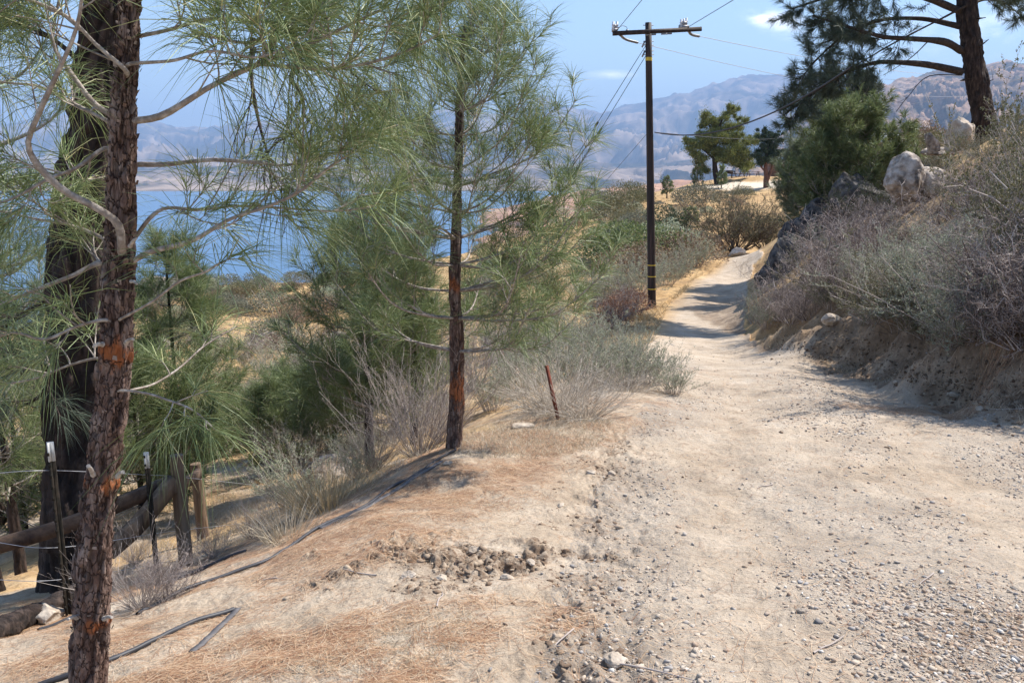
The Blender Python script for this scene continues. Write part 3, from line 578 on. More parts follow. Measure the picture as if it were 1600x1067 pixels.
# --- the thick dark trunk behind it
tk = path([(108, 1000), (112, 940), (118, 820), (122, 680), (122, 540), (126, 400), (138, 260), (152, 150), (163, 60), (172, -60), (180, -260), (184, -520)], 5.6)
tk[0] = tk[0] + [0, 0, -.3]
bigp = empty('pine_tree', tk[1], 'thick dark furrowed pine trunk standing right behind the flaking red pine', 'tree', 'pines with long needles along the road')
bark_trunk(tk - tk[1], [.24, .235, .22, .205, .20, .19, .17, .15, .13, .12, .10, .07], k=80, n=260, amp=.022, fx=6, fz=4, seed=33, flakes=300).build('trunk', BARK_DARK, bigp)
nb = MB()
for i, (pl, ya, yb, r_, nt_, lt, nn) in enumerate([
    ([(165, 40), (240, -30), (340, -60), (420, -50), (470, -20), (520, 20)], 5.6, 4.6, .03, 18, .36, 44), ([(150, 120), (80, 60), (20, 40), (-60, 60)], 5.6, 5.2, .022, 16, .5, 50), ([(160, 20), (110, -30), (30, -60), (-60, -30)], 5.6, 5.0, .02, 18, .5, 50),
    ([(125, 420), (70, 470), (20, 500), (-40, 560)], 5.6, 6.0, .025, 14, .45, 50), ([(122, 500), (60, 560), (10, 590), (-50, 640)], 5.6, 5.0, .02, 14, .45, 50), ([(120, 560), (60, 620), (20, 640), (-30, 660)], 5.6, 6.2, .016, 12, .4, 50)]):
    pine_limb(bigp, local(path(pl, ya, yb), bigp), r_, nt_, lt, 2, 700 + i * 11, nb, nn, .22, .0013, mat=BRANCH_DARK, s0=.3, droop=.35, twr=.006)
# dead hooked branches hanging in front of the sky
for i, (pl, r_, tw, lt) in enumerate([([(445, -60), (452, 30), (462, 70), (466, 95), (454, 122), (470, 145), (474, 175), (462, 205), (430, 225), (410, 250)], .020, 20, .30), ([(474, 178), (490, 195), (510, 203), (545, 200)], .009, 9, .22),
                                  ([(395, 60), (392, 110), (398, 160), (408, 205), (420, 250), (424, 290), (432, 315)], .014, 10, .22), ([(548, 70), (548, 110), (560, 122), (590, 145)], .010, 7, .25)]):
    mb, P = branch_mb(local(path(pl, 4.8, 4.6), bigp), r_, .004, n=40, k=7, knob=.3, seed=i + 5); T, s = spawn(P, tw, lt, 900 + i, s0=.15, up=-.2, flat=1, curve=-.9, k=6)
    mb.add(*tubes(T, .0045 * np.linspace(1, .4, 6)[None].repeat(len(T), 0), 4)); idx = np.tile(np.arange(len(T)), 4); rs = np.random.default_rng(i); Q, t = interp(T, idx, rs.uniform(.2, 1, len(idx)))
    D = norm(t * .7 + rs.normal(size=t.shape) * .6 + [0, 0, -.5]); u = np.linspace(0, 1, 4)[None, :, None]; l = rs.uniform(.04, .13, len(idx))[:, None, None]
    mb.add(*tubes(Q[:, None] + D[:, None] * l * u + np.array([0, 0, -.5]) * l * u ** 2, np.full((len(idx), 4), .0018), 3)); mb.build('dead_branch', BRANCH_DARK, bigp)
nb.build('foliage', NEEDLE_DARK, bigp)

# --- generic young pine: whorls of upswept branches
def auto_pine(label, base, height, lean, r0, zc, rmax, seed, nwh=12, per=5, ntw=7, Ltw=.3, nsub=1, nn=40, Ln=.2, Wn=.0012, mat=NEEDLE, bark=BARK_DARK, trunk_pts=None, shape=.8, droop=.2, upc=.45, name='pine_tree', group='pines with long needles along the road', side=None, lvl0=.5, bmat=None, s0=.3, top_nd=True, twr=.004, flakes=0, kk=24):
    rs = np.random.default_rng(seed); base = np.array(base, float)
    root = empty(name, base, label, 'tree', group)
    TP = np.array(trunk_pts) - base if trunk_pts is not None else np.array([[0, 0, -.15], [lean[0] * .3, lean[1] * .3, height * .35], [lean[0], lean[1], height]])
    rad = [r0, r0 * .85, r0 * .7, r0 * .5, r0 * .32, r0 * .12]
    bark_trunk(TP, rad, k=kk, n=kk * 4, amp=r0 * .09, fx=5, fz=5 / max(r0 * 10, 1), seed=seed, flakes=flakes, orange=[(.52, .16, .03, 5.5), (.52, .12, .03, 2.4), (.85, .05, .06, 5.0), (1.3, .06, .04, 1.0)] if kk > 40 else ()).build('trunk', bark, root)
    P = catmull(TP, 60); nb = MB(); z = P[:, 2]; top = z[-1]
    for w in range(nwh):
        f = (w + .5) / nwh; hz = zc + (top - zc) * f ** .92; i = int(np.argmin(np.abs(z - hz))); o = P[i]
        for b in range(per):
            az = rs.uniform(0, 2 * math.pi) if side is None else rs.uniform(*side)
            ln = rmax * max(.12, (1 - f) ** shape * rs.uniform(.65, 1.12)) * (lvl0 + (1 - lvl0) * min(1, f * 4))
            d = np.array([math.sin(az), math.cos(az), 0]); el = rs.uniform(.0, .35) + f * .5
            pts = [o, o + d * ln * .35 + [0, 0, ln * .35 * el * .6], o + d * ln * .7 + [0, 0, ln * .7 * el], o + d * ln + [0, 0, ln * (el + upc * .6)]]
            pts = np.array(pts) + rs.normal(0, .02 * ln, (4, 3)) * np.array([[0], [1], [1], [1]])
            pine_limb(root, pts, max(.004, r0 * .22 * (1 - f * .5) * min(1, ln / rmax + .3)), max(2, int(ntw * (ln / rmax + .2))), Ltw, nsub, int(rs.integers(1e6)), nb, nn, Ln, Wn, mat=bmat or BRANCH, s0=s0, droop=droop, twr=twr, k=5, up=upc, nd0=.36)
    needles_on(nb, P[None, -16::3][:, :5], nn * 3, Ln, Wn, seed + 3, s0=0.1, droop=droop)
    nb.build('foliage', mat, root)
    return root
mid = [(708, 708, 6.2), (713, 620, 6.2), (714, 540, 6.2), (711, 440, 6.2), (713, 340, 6.25), (716, 240, 6.3), (718, 150, 6.3), (722, 80, 6.35), (726, 40, 6.35)]
mt = path(mid, 6.2)
MT = auto_pine('young pine with reddish trunk standing alone at the edge of the bare dirt', mt[0], 3.2, (0, 0), .062, .68, 1.28, 5, nwh=13, per=6, ntw=9, Ltw=.25, nsub=2, nn=22, Ln=.22, Wn=.0016, trunk_pts=mt, shape=.62, droop=.26, bark=BARK, lvl0=.75, flakes=200, kk=48)
auto_pine('dense bushy young pine on the slope just left of the lone middle pine', G(578, 722) , 2.45, (0.02, 0), .06, .35, 1.0, 15, nwh=13, per=6, ntw=8, Ltw=.32, nn=32, Ln=.2, Wn=.0021, shape=.6, mat=NEEDLE_FAR)
auto_pine('slender young pine with forked dark stem between the bushy pine and the middle pine', G(640, 700) + [0, .4, 0], 2.2, (.05, .1), .05, .6, .9, 16, nwh=8, per=4, ntw=7, Ltw=.3, nn=34, Ln=.2, Wn=.0018, shape=.7, mat=NEEDLE_FAR)
auto_pine('green pine sapling just behind the wooden fence posts', at(290, 800, 9.5), 3.1, (0, 0), .05, .3, 1.0, 17, nwh=14, per=7, ntw=7, Ltw=.3, nn=36, Ln=.22, Wn=.0018, shape=.7, mat=NEEDLE_FAR)
auto_pine('pale green pine on the slope right of the fence posts', at(370, 770, 13), 1.25, (0, 0), .05, .1, 1.0, 18, nwh=12, per=7, ntw=7, Ltw=.35, nn=36, Ln=.22, Wn=.0024, shape=.6, mat=NEEDLE_FAR)
for lb, px_, py_, Yd_, h_, w_, sd_ in (('low bushy pine in the hollow right of the pale green pine', 460, 745, 12, .75, .9, 61), ('low bushy pine hugging the slope just left of the bushy young pine', 525, 735, 10.5, .9, .8, 62), ('dense low pine right behind the slanting rails', 225, 820, 8.0, 1.5, .95, 63), ('dense low pine behind the log at the far left', 40, 840, 8.5, 2.3, 1.3, 64), ('low pine behind the leafless shrub left of the middle pine', 620, 690, 11, 1.5, 1.1, 65)):
    q_ = at(px_, py_, Yd_); q_[2] = H(q_[0], q_[1]); auto_pine(lb, q_, h_, (0, 0), .045, .1, w_, sd_, nwh=10, per=6, ntw=7, Ltw=.3, nn=40, Ln=.2, Wn=.002, shape=.55, mat=NEEDLE_FAR)
auto_pine('slim dark stemmed pine at the far left beyond the log', path([(42, 962)], 6.6)[0], 3.2, (-.05, 0), .062, 1.0, 1.1, 19, nwh=10, per=4, ntw=7, Ltw=.35, nn=36, Ln=.22, Wn=.0015, shape=.7, mat=NEEDLE_FAR)
auto_pine('thin leaning pine stem at the left edge of the photo', path([(20, 985)], 5.9)[0], 2.9, (-.45, 0), .04, 1.2, .8, 20, nwh=7, per=4, ntw=6, Ltw=.3, nn=30, Ln=.22, Wn=.0015, mat=NEEDLE_FAR)
auto_pine('pine with dark trunk cut off by the upper left corner of the photo', path([(-25, 800)], 8)[0], 7, (.15, 0), .17, 2.0, 1.5, 21, nwh=9, per=4, ntw=7, Ltw=.45, nn=34, Ln=.22, Wn=.0018, mat=NEEDLE_DARK, s0=.5)
0 and auto_pine('lone green pine low on the slope above the lake', G(487, 462) + [0, 0, 0], 12.5, (0, 0), .2, 5.5, 1.7, 22, nwh=10, per=5, ntw=6, Ltw=.7, nn=26, Ln=.3, Wn=.016, mat=NEEDLE_DARK, shape=.6, twr=.01)
auto_pine('fluffy pine standing above the dark boulders', G(1318, 338) + [0, 0, -.3], 3.3, (0, 0), .14, .1, 2.3, 23, nwh=13, per=7, ntw=11, Ltw=.7, nn=46, Ln=.26, Wn=.007, shape=.38, mat=NEEDLE_FAR, twr=.008)
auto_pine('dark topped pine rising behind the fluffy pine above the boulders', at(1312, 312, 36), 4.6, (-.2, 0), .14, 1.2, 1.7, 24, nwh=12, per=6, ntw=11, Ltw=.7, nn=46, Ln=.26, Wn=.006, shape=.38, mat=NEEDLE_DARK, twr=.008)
auto_pine('shaded low pine leaning over the dark boulders beside the road', at(1262, 372, 32), 2.9, (0, 0), .12, .1, 1.5, 25, nwh=11, per=7, ntw=10, Ltw=.7, nn=46, Ln=.25, Wn=.006, shape=.38, mat=NEEDLE_GREY, twr=.008)
auto_pine('small conical pine in front of the far dark trunked tree', G(1127, 294), 2.5, (0, 0), .08, .2, .75, 26, nwh=8, per=5, ntw=5, Ltw=.35, nn=22, Ln=.22, Wn=.014, mat=NEEDLE, twr=.01, group='small pines on the far hilltop')
auto_pine('small bushy pine left of the far dark trunked tree', G(1089, 291), 2.4, (0, 0), .08, .1, 1.0, 27, nwh=8, per=5, ntw=5, Ltw=.35, nn=22, Ln=.22, Wn=.014, mat=NEEDLE_FAR, shape=.5, twr=.01, group='small pines on the far hilltop')
auto_pine('small pine on the skyline just right of the utility pole', at(1042, 308, 95), 2.0, (0, 0), .08, .1, .9, 28, nwh=7, per=5, ntw=5, Ltw=.35, nn=22, Ln=.22, Wn=.014, mat=NEEDLE_FAR, shape=.7, twr=.01, group='small pines on the far hilltop')
auto_pine('small round pine on the bank below the far hilltop', G(1078, 372), 2.0, (0, 0), .07, .2, .9, 29, nwh=6, per=5, ntw=5, Ltw=.35, nn=22, Ln=.2, Wn=.01, mat=NEEDLE, shape=.5, twr=.01, group='small pines on the far hilltop')

# --- big dark pine on the bank at the right
bt = path([(1548, 238), (1540, 205), (1534, 165), (1524, 115), (1516, 60), (1511, 10), (1508, -60), (1500, -200), (1490, -360)], 24.5)
bt[0, 2] -= .3
rp = empty('pine_tree', bt[0], 'big dark pine on the bank at the right with long boughs reaching left', 'tree', 'pines with long needles along the road')
bark_trunk(bt - bt[0], [.37, .33, .30, .28, .265, .25, .23, .18, .11], k=60, n=220, amp=.025, fx=6, fz=2.2, seed=44).build('trunk', BARK_DARK, rp)
nb = MB()
for i, (pl, ya, yb, r_, nt_, lt, nn, s0_) in enumerate([
    ([(1503, 80), (1475, 66), (1421, 61), (1380, 58), (1330, 44), (1270, 25)], 19, 17.5, .10, 34, 1.1, 44, .45), ([(1503, 113), (1450, 102), (1400, 98), (1365, 99), (1318, 115), (1265, 150), (1225, 180)], 19, 18, .085, 34, 1.0, 44, .5),
    ([(1500, 42), (1440, 30), (1375, 32), (1330, 50), (1280, 70)], 19, 20.5, .07, 30, 1.0, 44, .4), ([(1505, 20), (1440, -5), (1370, -15), (1300, -5), (1235, 15)], 19, 18, .09, 50, 1.25, 50, .15),
    ([(1508, -30), (1450, -60), (1380, -70), (1300, -60), (1240, -30)], 19, 20, .08, 40, 1.2, 40, .2), ([(1508, -60), (1440, -110), (1350, -140), (1260, -130)], 19, 18.5, .08, 34, 1.2, 36, .2),
    ([(1512, -10), (1550, -30), (1590, -20), (1640, 10)], 19, 18.5, .06, 34, 1.0, 44, .2), ([(1512, 10), (1540, 0), (1570, 5), (1610, 40)], 19, 20, .04, 20, .8, 40, .3), ([(1508, -90), (1560, -120), (1640, -110)], 19, 18, .06, 22, .8, 36, .2),
    ([(1508, -60), (1460, -110), (1400, -110), (1340, -90)], 19, 22.5, .08, 40, 1.5, 44, .1), ([(1504, -120), (1440, -170), (1370, -170), (1300, -140)], 19, 21.5, .08, 40, 1.5, 44, .1), ([(1502, -160), (1440, -230), (1360, -240)], 19, 22, .07, 36, 1.5, 44, .1),
    ([(1500, -200), (1420, -280), (1330, -260)], 19, 20.5, .07, 36, 1.5, 44, .1), ([(1508, -90), (1480, -140), (1430, -160), (1380, -150)], 19, 24, .08, 36, 1.5, 44, .1), ([(1496, -250), (1440, -330), (1370, -350)], 19, 21.5, .06, 30, 1.4, 44, .1),
    ([(1265, 150), (1250, 165), (1238, 185), (1228, 198)], 18.1, 17.6, .02, 12, .5, 36, .0), ([(1330, 45), (1290, 80), (1262, 110), (1245, 140)], 17.9, 17.2, .03, 20, .8, 44, .1), ([(1316, 115), (1290, 150), (1262, 175)], 18.5, 18.9, .02, 14, .6, 40, .1)]):
    pine_limb(rp, local(path(pl, ya * 1.289, yb * 1.289), rp), r_ * 1.2, nt_, lt * .8, 2, 1300 + i * 17, nb, int(nn * 1.35), .27, .0046, mat=BRANCH_DARK, s0=s0_, droop=.1, twr=.010, up=-.05, flat=.8)
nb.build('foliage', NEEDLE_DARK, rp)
for i, (pl, r_, tw) in enumerate([([(1545, -10), (1480, 25), (1400, 66), (1340, 100), (1295, 118)], .03, 14), ([(1503, 118), (1450, 120), (1420, 150), (1400, 175)], .012, 8), ([(1528, 75), (1545, 62)], .03, 1), ([(1527, 30), (1540, 28)], .03, 1), ([(1536, 130), (1552, 125)], .015, 1), ([(1540, 180), (1562, 170)], .03, 2), ([(1506, 125), (1500, 127)], .03, 1), ([(1452, 63), (1430, 85), (1410, 100), (1380, 118)], .015, 10), ([(1370, 98), (1350, 125), (1340, 140)], .012, 8)]):
    mb, P = branch_mb(local(path(pl, 24.4, 23.7), rp), r_ * 1.2, .008, n=20, seed=i); T, s = spawn(P, tw, .4, 1600 + i, s0=.25, up=-.1, flat=1); mb.add(*tubes(T, .006 * np.linspace(1, .5, 5)[None].repeat(len(T), 0), 3)); mb.build('dead_branch', BRANCH_DARK, rp)

# ------------------------------------------------------------------ shrubs
def grow(rs, n0, h, spread, rb, levels, r0, curve=.3, up=1.0, npt=4, jit=.12):
    """stems from a root crown and successive generations of twigs; returns [(P, R)] per generation"""
    a = rs.uniform(0, 2 * math.pi, n0); q = np.sqrt(rs.random(n0)); u = np.linspace(0, 1, npt)[None, :, None]
    B = np.stack([np.cos(a) * q * rb, np.sin(a) * q * rb, np.full(n0, -.03)], 1)
    D = norm(np.stack([np.cos(a) * q * spread, np.sin(a) * q * spread, np.full(n0, up)], 1) + rs.normal(0, .12, (n0, 3)))
    Ln = h * rs.uniform(.6, 1.1, n0)[:, None]; out = []
    P = B[:, None] + D[:, None] * Ln[:, None] * u + (rs.normal(0, .25, (n0, 1, 3)) + [0, 0, curve]) * Ln[:, None] * u ** 2
    P[:, 1:-1] += rs.normal(0, jit, P[:, 1:-1].shape) * Ln[:, None] * .35
    Rr = r0 * rs.uniform(.6, 1.2, (n0, 1)) * np.linspace(1, .45, npt)[None]; out.append((P, Rr))
    for (mult, lf, ang, smin) in levels:
        P0, R0, L0 = P, Rr, Ln; m = len(P0) * mult; idx = np.repeat(np.arange(len(P0)), mult); s = rs.uniform(smin, 1, m)
        O, t = interp(P0, idx, s); D = norm(t + norm(rs.normal(size=(m, 3))) * ang + [0, 0, .15 * up]); Ln = L0[idx] * lf * rs.uniform(.5, 1.2, (m, 1))
        P = O[:, None] + D[:, None] * Ln[:, None] * u + (rs.normal(0, .25, (m, 1, 3)) + [0, 0, curve * .5]) * Ln[:, None] * u ** 2
        P[:, 1:-1] += rs.normal(0, jit, P[:, 1:-1].shape) * Ln[:, None] * .35
        Rr = (R0[idx, 2] * .6)[:, None] * np.linspace(1, .5, npt)[None]; out.append((P, Rr))
    return out
def shrub_meshes(kind, seed, stem_mat, leaf_mat, n0, h, spread, rb, levels, r0, leaf=None, curve=.3, up=1., jit=.12, ngen=2, minr=.0006, thin=None):
    rs = np.random.default_rng(seed); G_ = grow(rs, n0, h, spread, rb, levels, r0, curve, up, jit=jit); ms = MB()
    for i, (P, Rr) in enumerate(G_): ms.add(*tubes(P, np.maximum(Rr, minr), 4 if i == 0 else 3))
    allv = np.concatenate(ms.v); kf = h / np.percentile(allv[:, 2], 97)
    ms.v = [v * kf for v in ms.v]; st = ms.mesh(kind + '_stems', stem_mat); lf = None
    if leaf:
        nper, L, Wd, gens, s0 = leaf; ml = MB()
        for P, _ in G_[-gens:]:
            idx = np.repeat(np.arange(len(P)), nper); O, t = interp(P, idx, rs.uniform(s0, 1, len(idx)))
            D = norm(t * .6 + norm(rs.normal(size=t.shape)) * .9 + [0, 0, .2 * up]); ml.add(*leaves(O, D, L * rs.uniform(.5, 1.2, len(O)), Wd, rs))
        ml.v = [v * kf for v in ml.v]; lf = ml.mesh(kind + '_foliage', leaf_mat, smooth=False)
    return st, lf
def far_mesh(kind, seed, stem_mat, leaf_mat, h, w, nst, nlf, L, Wd, power=.25, flat=.75, lump=.42):
    """a shrub for the distance: rounded, lumpy crown of many small leaf clumps over visible stems, ONE mesh"""
    rs = np.random.default_rng(seed); mb = MB(); G_ = grow(rs, nst, h * .8, w / h * 1.3, w * .1, [(3, .5, .8, .3)], .012 * h, .1)
    for P, Rr in G_: mb.add(*tubes(P, Rr, 3), m=0)
    v = norm(rs.normal(size=(nlf, 3))); v[:, 2] = np.abs(v[:, 2]) * 1.0 - .12; r = rs.random(nlf) ** power
    k = 1 + lump * fbm(v[:, 0] * 2.2 + seed, v[:, 1] * 2.2, v[:, 2] * 2.2, oct=2, seed=seed); P = v * r[:, None] * k[:, None] * [w / 2, w / 2, h * flat] + [0, 0, h * .22]
    D = norm(v * .9 + rs.normal(size=v.shape) * .9 + [0, 0, .3]); mb.add(*leaves(P, D, L * rs.uniform(.5, 1.2, nlf), Wd * rs.uniform(.6, 1.2, nlf), rs), m=1)
    kf = h / np.percentile(np.concatenate(mb.v)[:, 2], 98); mb.v = [v * kf for v in mb.v]
    return mb.mesh(kind, [stem_mat, leaf_mat], smooth=False)
TW_GREY = M('grey_twigs', [(0, (.20, .16, .14)), (.5, (.36, .30, .27)), (1, (.55, .48, .43))], 'island', rough=.8)
TW_PURP = M('purplish_dry_twigs', [(0, (.07, .05, .045)), (.5, (.27, .21, .19)), (1, (.62, .53, .48))], 'island', rough=.8)
TW_DARK = M('dark_twigs', [(0, (.05, .038, .03)), (1, (.16, .12, .10))], 'island', rough=.85)
TW_PALE = M('bleached_twigs', [(0, (.34, .28, .22)), (.5, (.55, .48, .40)), (1, (.72, .66, .57))], 'island', rough=.8)
LF_SAGE = M('sage_leaves', [(0, (.20, .23, .15)), (.5, (.34, .37, .25)), (1, (.50, .51, .37))], 'island', rough=.7, trans=.15)
LF_GREY = M('grey_green_leaves', [(0, (.12, .125, .085)), (.5, (.20, .20, .135)), (1, (.30, .28, .20))], 'island', rough=.7, trans=.15)
LF_GREEN = M('fresh_green_leaves', [(0, (.07, .10, .035)), (.5, (.14, .18, .065)), (1, (.23, .26, .11))], 'island', rough=.55, trans=.3)
LF_OLIVE = M('olive_leaves', [(0, (.09, .095, .045)), (.5, (.17, .165, .08)), (1, (.27, .24, .13))], 'island', rough=.6, trans=.2)
LF_BROWN = M('dry_brown_leaves', [(0, (.13, .085, .055)), (.5, (.24, .165, .11)), (1, (.36, .26, .17))], 'island', rough=.8, trans=.1)
LF_RUST = M('rust_dead_leaves', [(0, (.20, .09, .05)), (.5, (.33, .17, .10)), (1, (.45, .28, .18))], 'island', rough=.8, trans=.1)
LF_DARK = M('dark_green_leaves', [(0, (.025, .045, .02)), (.6, (.055, .085, .035)), (1, (.10, .13, .06))], 'island', rough=.6, trans=.15)
STRAW = M('golden_dry_grass', [(0, (.38, .26, .13)), (.5, (.54, .40, .22)), (1, (.66, .53, .33))], 'island', rough=.7, trans=.25)
PALEGR = M('bleached_dry_grass', [(0, (.36, .29, .20)), (.5, (.52, .44, .32)), (1, (.68, .60, .47))], 'island', rough=.7, trans=.2)
NEAR = {
    'sage': [shrub_meshes('sage', 50 + i, TW_GREY, LF_SAGE, 60, .55, .9, .16, [(5, .42, .5, .25), (3, .45, .5, .3)], .004, (8, .026, .0034, 2, .1), minr=.0009) for i in range(3)],
    'twig': [shrub_meshes('twig', 60 + i, TW_PURP, LF_OLIVE, 26, .9, 1.5, .18, [(6, .5, .9, .2), (5, .5, 1.0, .2), (3, .55, 1.0, .25)], .011, (1, .014, .004, 1, .2), jit=.3, minr=.0022, curve=.1) for i in range(3)],
    'leafy': [shrub_meshes('leafy', 70 + i, TW_GREY, LF_OLIVE, 22, .9, 1.2, .15, [(6, .5, .8, .2), (5, .5, .9, .2)], .009, (20, .028, .0068, 2, .1), jit=.25, minr=.0018) for i in range(3)],
    'greygreen': [shrub_meshes('greygreen', 80 + i, TW_GREY, LF_SAGE, 30, .9, 1.3, .16, [(6, .5, .8, .2), (6, .5, .9, .2)], .009, (13, .028, .006, 2, .1), jit=.25, minr=.0018) for i in range(3)],
    'green': [shrub_meshes('green', 75 + i, TW_DARK, LF_GREEN, 22, .9, 1.2, .15, [(6, .5, .8, .2), (6, .5, .9, .2)], .009, (14, .024, .007, 2, .1), jit=.25, minr=.0018) for i in range(2)],
    'dark': [shrub_meshes('dark', 78 + i, TW_DARK, LF_DARK, 22, .9, 1.2, .15, [(6, .5, .8, .2), (6, .5, .9, .2)], .009, (14, .026, .007, 2, .1), jit=.25, minr=.0018) for i in range(2)],
    'big': [shrub_meshes('big', 88, TW_DARK, LF_OLIVE, 60, 4.2, 1.5, .8, [(5, .5, .6, .3), (6, .45, .8, .3), (2, .5, .8, .2)], .04, (5, .10, .022, 2, .2), jit=.2, minr=.007)],
    'bare': [shrub_meshes('bare', 90 + i, TW_GREY, None, 70, .95, 1.0, .08, [(4, .5, .45, .3), (4, .4, .6, .3)], .0045, None, jit=.10, minr=.0011) for i in range(2)],
    'pale': [shrub_meshes('pale', 95 + i, TW_PALE, None, 170, .5, 1.5, .14, [(3, .4, .35, .4)], .0024, None, jit=.08, curve=-.12, minr=.0010) for i in range(2)],
}
FAR = {
    'grey': [far_mesh('far_grey', 100 + i, TW_GREY, LF_GREY, .9, 1.5, 14, 4200, .065, .013) for i in range(3)],
    'sage': [far_mesh('far_sage', 110 + i, TW_GREY, LF_SAGE, .8, 1.4, 14, 4200, .065, .013) for i in range(3)],
    'brown': [far_mesh('far_brown', 120 + i, TW_DARK, LF_BROWN, .9, 1.7, 20, 4200, .065, .013) for i in range(3)],
    'green': [far_mesh('far_green', 130 + i, TW_DARK, LF_GREEN, 1.0, 1.5, 14, 4200, .065, .013) for i in range(3)],
    'dark': [far_mesh('far_dark', 140 + i, TW_DARK, LF_DARK, 1.0, 1.5, 14, 4200, .065, .013) for i in range(2)],
    'olive': [far_mesh('far_olive', 150 + i, TW_DARK, LF_OLIVE, 1.0, 1.6, 14, 4200, .065, .013) for i in range(3)],
    'rust': [far_mesh('far_rust', 160 + i, TW_GREY, LF_RUST, .7, 1.2, 16, 1300, .09, .014) for i in range(2)],
}
prs = np.random.default_rng(99)
def near_shrub(kind, px, py, sc, label, group=None, name='shrub', dz=0., Yd=None, sx=1., tilt=0):
    p = G(px, py) if Yd is None else at(px, py, Yd)
    if Yd is not None: p[2] = H(p[0], p[1])
    st, lf = NEAR[kind][prs.integers(len(NEAR[kind]))]
    r = empty(name, p + [0, 0, dz], label, 'shrub', group, rz=prs.uniform(0, 6.3), sc=(sc * sx, sc * sx, sc)); r.rotation_euler[1] = tilt
    link('stems', st, r)
    if lf: link('foliage', lf, r)
    return r
def far_shrub(kind, p, sc, label, group=None, name='shrub', w=1.):
    if np.hypot(p[0], p[1]) < 38 and kind != 'rust':
        st, lf = NEAR[{'grey': 'greygreen', 'brown': 'twig', 'olive': 'leafy'}.get(kind, kind)][prs.integers(2)]
        r = empty(name, np.array(p), label, 'shrub', group, rz=prs.uniform(0, 6.3), sc=(sc * w, sc * w, sc)); link('stems', st, r)
        if lf: link('foliage', lf, r)
        return r
    return tag(link(name, FAR[kind][prs.integers(len(FAR[kind]))], loc=np.array(p) - [0, 0, .05 * sc], rz=prs.uniform(0, 6.3), sc=(sc * w, sc * w, sc)), label, 'shrub', group)

# scattered shrubs of the slopes: (plan picked from the ground the photo shows)
LB = {'grey': 'grey green shrub', 'sage': 'pale sage shrub', 'brown': 'dry brown shrub', 'green': 'fresh green shrub', 'olive': 'olive green shrub', 'dark': 'dark green shrub'}
def scatter(n, poly, kinds, s0, s1, where, mind=.8, seed=1, pw=1.):
    rs = np.random.default_rng(seed); poly = np.array(poly, float); lo, hi = poly.min(0), poly.max(0); got = []; tries = 0
    while len(got) < n and tries < n * 12:
        tries += 1; q = lo + (hi - lo) * rs.random(2)
        if not inside(poly, q[0], q[1]): continue
        p = G(*q); 
        if p[1] > 150 or any(np.hypot(*(p[:2] - g[:2])) < mind for g in got): continue
        if np.hypot(p[0], p[1]) < 9 or bool(masks(p[:1], p[1:2])[0]['road'][0]): continue
        got.append(p); k = kinds[rs.integers(len(kinds))]; far_shrub(k, p, s0 + (s1 - s0) * rs.random() ** pw, f'{LB[k]} scattered {where}', f'{LB[k]}s {where}', w=rs.uniform(.9, 1.4))
scatter(64, [(215, 462), (345, 452), (440, 452), (560, 428), (560, 520), (520, 640), (330, 640), (215, 540)], ['grey', 'brown', 'brown', 'grey', 'sage', 'grey', 'olive'], .5, 1.7, 'on the golden hillside above the lake', 1.1, 2, pw=1.4)
scatter(16, [(330, 452), (560, 424), (560, 445), (340, 470)], ['grey', 'brown', 'grey', 'olive'], .7, 1.5, 'along the brow of the hillside above the lake', 2.0, 22)
scatter(28, [(560, 430), (720, 400), (860, 350), (900, 345), (930, 470), (860, 560), (700, 600), (560, 620)], ['grey', 'brown', 'sage', 'grey', 'olive', 'green'], .6, 1.5, 'on the slope behind the pines', 1.0, 3)
scatter(22, [(895, 330), (1000, 305), (1010, 330), (1000, 400), (1040, 430), (960, 480), (900, 470)], ['grey', 'brown', 'olive', 'grey', 'sage'], .6, 1.5, 'left of the utility pole', 1.5, 4)
scatter(15, [(1025, 320), (1100, 300), (1180, 310), (1180, 350), (1150, 385), (1060, 420), (1025, 420)], ['grey', 'olive', 'brown', 'sage'], .6, 1.5, 'below the far hilltop', 1.8, 5)
scatter(20, [(300, 640), (520, 640), (620, 700), (500, 740), (350, 760), (200, 760), (200, 660)], ['olive', 'grey', 'green', 'sage', 'brown'], .4, .95, 'in the hollow behind the fence', .7, 6)
scatter(8, [(0, 700), (110, 700), (110, 850), (0, 850)], ['olive', 'sage', 'green'], .5, 1.2, 'down the slope at the far left', .7, 16)
scatter(34, [(1330, 330), (1440, 255), (1500, 236), (1600, 225), (1600, 330), (1450, 310), (1400, 345)], ['olive', 'brown', 'olive', 'grey', 'olive'], .3, .62, 'high on the right bank', .9, 7)
scatter(14, [(1340, 320), (1360, 285), (1450, 245), (1450, 275), (1380, 320)], ['olive', 'grey', 'olive', 'green'], .9, 1.6, 'behind the pale boulder', 1.6, 8)

# shrubs one can point to
def fs(kind, px, py, sc, label, w=1., Yd=None):
    p = G(px, py) if Yd is None else at(px, py, Yd)
    return far_shrub(kind, p, sc, label, w=w)
near_shrub('big', 1145, 394, 1.05, 'big brown twiggy bush behind the white rock at the road bend', sx=1.25)
near_shrub('big', 1200, 378, .8, 'brown leaning bush right of the white rock under the shaded pines', Yd=62)
near_shrub('sage', 1086, 417, 2.4, 'round sagebrush at the left road edge just before the bend', sx=1.2)
near_shrub('sage', 1040, 446, 2.6, 'sagebrush just right of the utility pole', sx=1.2)
near_shrub('sage', 1000, 462, 2.5, 'sagebrush close behind the foot of the utility pole', sx=1.3); near_shrub('sage', 960, 462, 2.7, 'sagebrush left of the utility pole foot', sx=1.3); near_shrub('sage', 925, 478, 2.4, 'sagebrush left of the dead rust coloured shrubs', sx=1.3)
near_shrub('sage', 1062, 432, 1.9, 'low sagebrush between the utility pole and the road bend', sx=1.2)
